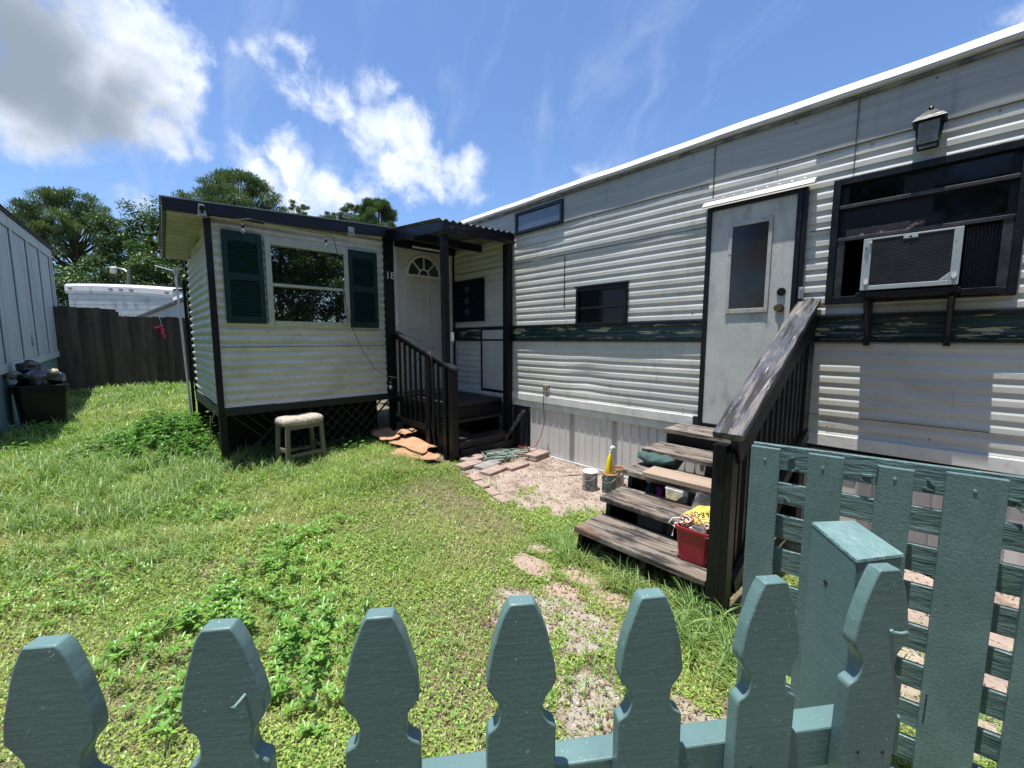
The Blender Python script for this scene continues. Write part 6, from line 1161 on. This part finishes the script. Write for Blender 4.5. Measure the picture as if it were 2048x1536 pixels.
# ------------------------------------------------------------------ trees
PINE = leafmat('pine_needles', (.045, .085, .04), (.14, .21, .095), .5, .15)
OAK = leafmat('oak_leaves', (.026, .058, .028), (.09, .16, .06), .5, .18)
def tree(name, label, x, y, h, crown_r, crown_h, nclump, kind='pine', trunk=.25, seed=0, leafn=150, group='trees beyond the fence', zbase=.25, lsz=None, bare=.55):
    r_ = np.random.default_rng(seed); t = thing(name, (x, y, zbase), label, 'tree', group); b = MB()
    top = Vector((x, y, zbase + h * .93)); lean = Vector((r_.uniform(-.4, .4), r_.uniform(-.4, .4), 0))
    tp = [Vector((x, y, zbase - .2)) + (top - Vector((x, y, zbase))) * f + lean * math.sin(f * 3) for f in (0, .25, .5, .75, 1)]
    b.tube(tp, [trunk, trunk * .8, trunk * .62, trunk * .4, trunk * .12], 8)
    CL = []
    for i in range(nclump):
        if kind == 'pine':
            f = r_.random() ** .6; a = r_.uniform(0, 6.283); zz_ = zbase + h - crown_h * (1 - f); rr = crown_r * math.sqrt(max(.02, 1 - (f * .98) ** 2.2)) * r_.uniform(.35, 1.0); c = Vector((x + rr * math.cos(a), y + rr * math.sin(a), zz_ - .2)); cr_ = crown_r * r_.uniform(.11, .18)
        else:
            v = r_.normal(size=3); v /= np.linalg.norm(v); q = r_.uniform(.35, 1.0); c = Vector((x + v[0] * crown_r * q, y + v[1] * crown_r * q, zbase + h - crown_h / 2 + v[2] * crown_h / 2 * q)); cr_ = crown_r * r_.uniform(.16, .28)
        CL.append((c, cr_))
        if r_.random() < (.8 if kind == 'pine' else .3):
            f0 = min(.97, max(bare, (c.z - zbase) / h - .16)); s_ = tp[0].lerp(tp[-1], f0); mid = s_.lerp(c, .5) - Vector((0, 0, (c - s_).length * .08)); b.tube([s_, mid, c], [trunk * .26, trunk * .16, trunk * .05], 5)
    b.build('trunk', BARK, t)
    CC, AZ, TI, LN, WD, VV = [], [], [], [], [], []
    for c, cr_ in CL:
        v = r_.normal(size=(leafn, 3)); v /= np.linalg.norm(v, axis=1)[:, None]; q = r_.random(leafn) ** .45 * cr_; p = np.array(c) + v * q[:, None] * (1, 1, .6 if kind == 'pine' else .8)
        CC.append(p); 
        if kind == 'pine': AZ.append(np.arctan2(v[:, 1], v[:, 0])); TI.append(r_.uniform(.3, 1.4, leafn)); LN.append(r_.uniform(.7, 1.3, leafn) * (lsz or .3)); WD.append(r_.uniform(.12, .2, leafn) * (lsz or .3) * 1.7)
        else: AZ.append(r_.uniform(0, 6.28, leafn)); TI.append(r_.uniform(-.9, .9, leafn)); LN.append(r_.uniform(.7, 1.3, leafn) * (lsz or .27)); WD.append(r_.uniform(.5, .8, leafn) * (lsz or .27))
        VV.append(np.clip(r_.uniform(0, .6) + r_.random(leafn) * .4, 0, 1))
    V, T = leaf_arrays(np.concatenate(CC), np.concatenate(AZ), np.concatenate(TI), np.concatenate(LN), np.concatenate(WD))
    V = V - np.array([x, y, zbase]); nmesh('crown', V, T, None, PINE if kind == 'pine' else OAK, np.repeat(np.concatenate(VV), 4), parent=t); return t
tree('pine_tree', 'tall umbrella-shaped pine left of centre with open dark limbs', -66.5, -3.3, 17.0, 5.5, 8.2, 140, 'pine', .42, 1, 230)
tree('pine_tree', 'pine crown just above the left building roof', -74, -7.2, 15.6, 3.6, 5, 45, 'pine', .35, 2, 190)
tree('oak_tree', 'rounded broadleaf tree left of the shed roof corner', -57.0, 3.0, 15.3, 5.0, 9, 80, 'oak', .4, 3, 230)
tree('pine_tree', 'wide pine rising over the left half of the shed roof', -55.5, 10.2, 19.4, 6.2, 8.5, 150, 'pine', .42, 5, 260)
tree('pine_tree', 'lower pine shoulder peeking left of the wide pine over the fascia', -62, 8.2, 18.6, 4.2, 5, 40, 'pine', .35, 15, 140)
tree('oak_tree', 'dark broadleaf tree directly behind the camper left half', -60, -1.2, 9.6, 5, 9, 70, 'oak', .3, 4, 230)
tree('oak_tree', 'dark broadleaf tree behind the street lamp', -56, 1.4, 11.4, 4.8, 10.5, 80, 'oak', .3, 6, 230)
tree('oak_tree', 'dark leafy tree under the shed soffit', -47, 4.0, 10.9, 4.4, 10.5, 80, 'oak', .3, 7, 230)
tree('oak_tree', 'low dark tree between camper end and shed wall', -44, 6.4, 8.6, 4.4, 8.4, 70, 'oak', .3, 8, 200)
tree('oak_tree', 'shaded tree seen between the left building corner and the camper', -66, -5.2, 10.0, 5.2, 9.5, 70, 'oak', .3, 9, 200)
tree('pine_tree', 'small pine tip right of the wide pine over the shed roof', -55.8, 16.4, 17.9, 2.2, 3.5, 22, 'pine', .25, 10, 130)
tree('pine_tree', 'tiny pine tip above the middle of the shed roof', -54.9, 19.9, 17.4, 2.2, 3, 16, 'pine', .25, 11, 130)
tree('pine_tree', 'dense pointed pine crown above the porch canopy', -48.8, 23.4, 17.9, 3.8, 6, 90, 'pine', .3, 12, 330)
tree('pine_tree', 'second pointed pine beside the one above the porch canopy', -52, 22.4, 17.9, 3.4, 5, 60, 'pine', .3, 22, 300)
# trees mirrored in the shed window; last three unseen, added to block horizon sky
tree('offscreen_oak', 'spreading tree behind the viewer mirrored in the shed window', 8.5, 3.4, 7.2, 2.6, 6.2, 80, 'oak', .2, 31, 240, 'trees across the lane behind the viewer', 0, .17, .2)
tree('offscreen_oak', 'taller thin tree mirrored in the left of the shed window', 13, 1.6, 7.0, 2.0, 5.5, 50, 'oak', .22, 32, 200, 'trees across the lane behind the viewer', 0, .2, .2)
tree('offscreen_oak', 'dark tree mirrored in the right of the shed window', 11.5, 6.6, 8.5, 3.3, 8, 90, 'oak', .25, 33, 240, 'trees across the lane behind the viewer', 0, .2, .2)
tree('offscreen_oak', 'big unseen tree added to the left behind the viewer to block sky light', 3.5, -8.5, 9.5, 4.2, 9, 80, 'oak', .3, 34, 110, 'trees across the lane behind the viewer', 0, .34, .2)
tree('offscreen_oak', 'broad unseen tree added straight behind the viewer to block sky light', 8.5, -3.2, 9.5, 3.8, 9, 80, 'oak', .3, 35, 110, 'trees across the lane behind the viewer', 0, .34, .2)
tree('offscreen_oak', 'unseen tree added behind the viewer on the neighbour side to block sky light', -3, -10.5, 9, 4, 8.5, 70, 'oak', .3, 36, 100, 'trees across the lane behind the viewer', 0, .34, .2)
hb = weed_cloud([(-18.2, 1.6, .7, 2.1)], 60, 0, 0, 'shrub', '', 2, .16, 44); tag(hb, 'bright green shrub tip showing over the fence beside the shed', 'shrub', kind='stuff')

for o in list(bpy.data.objects):
    if '_o' in o: del o['_o']
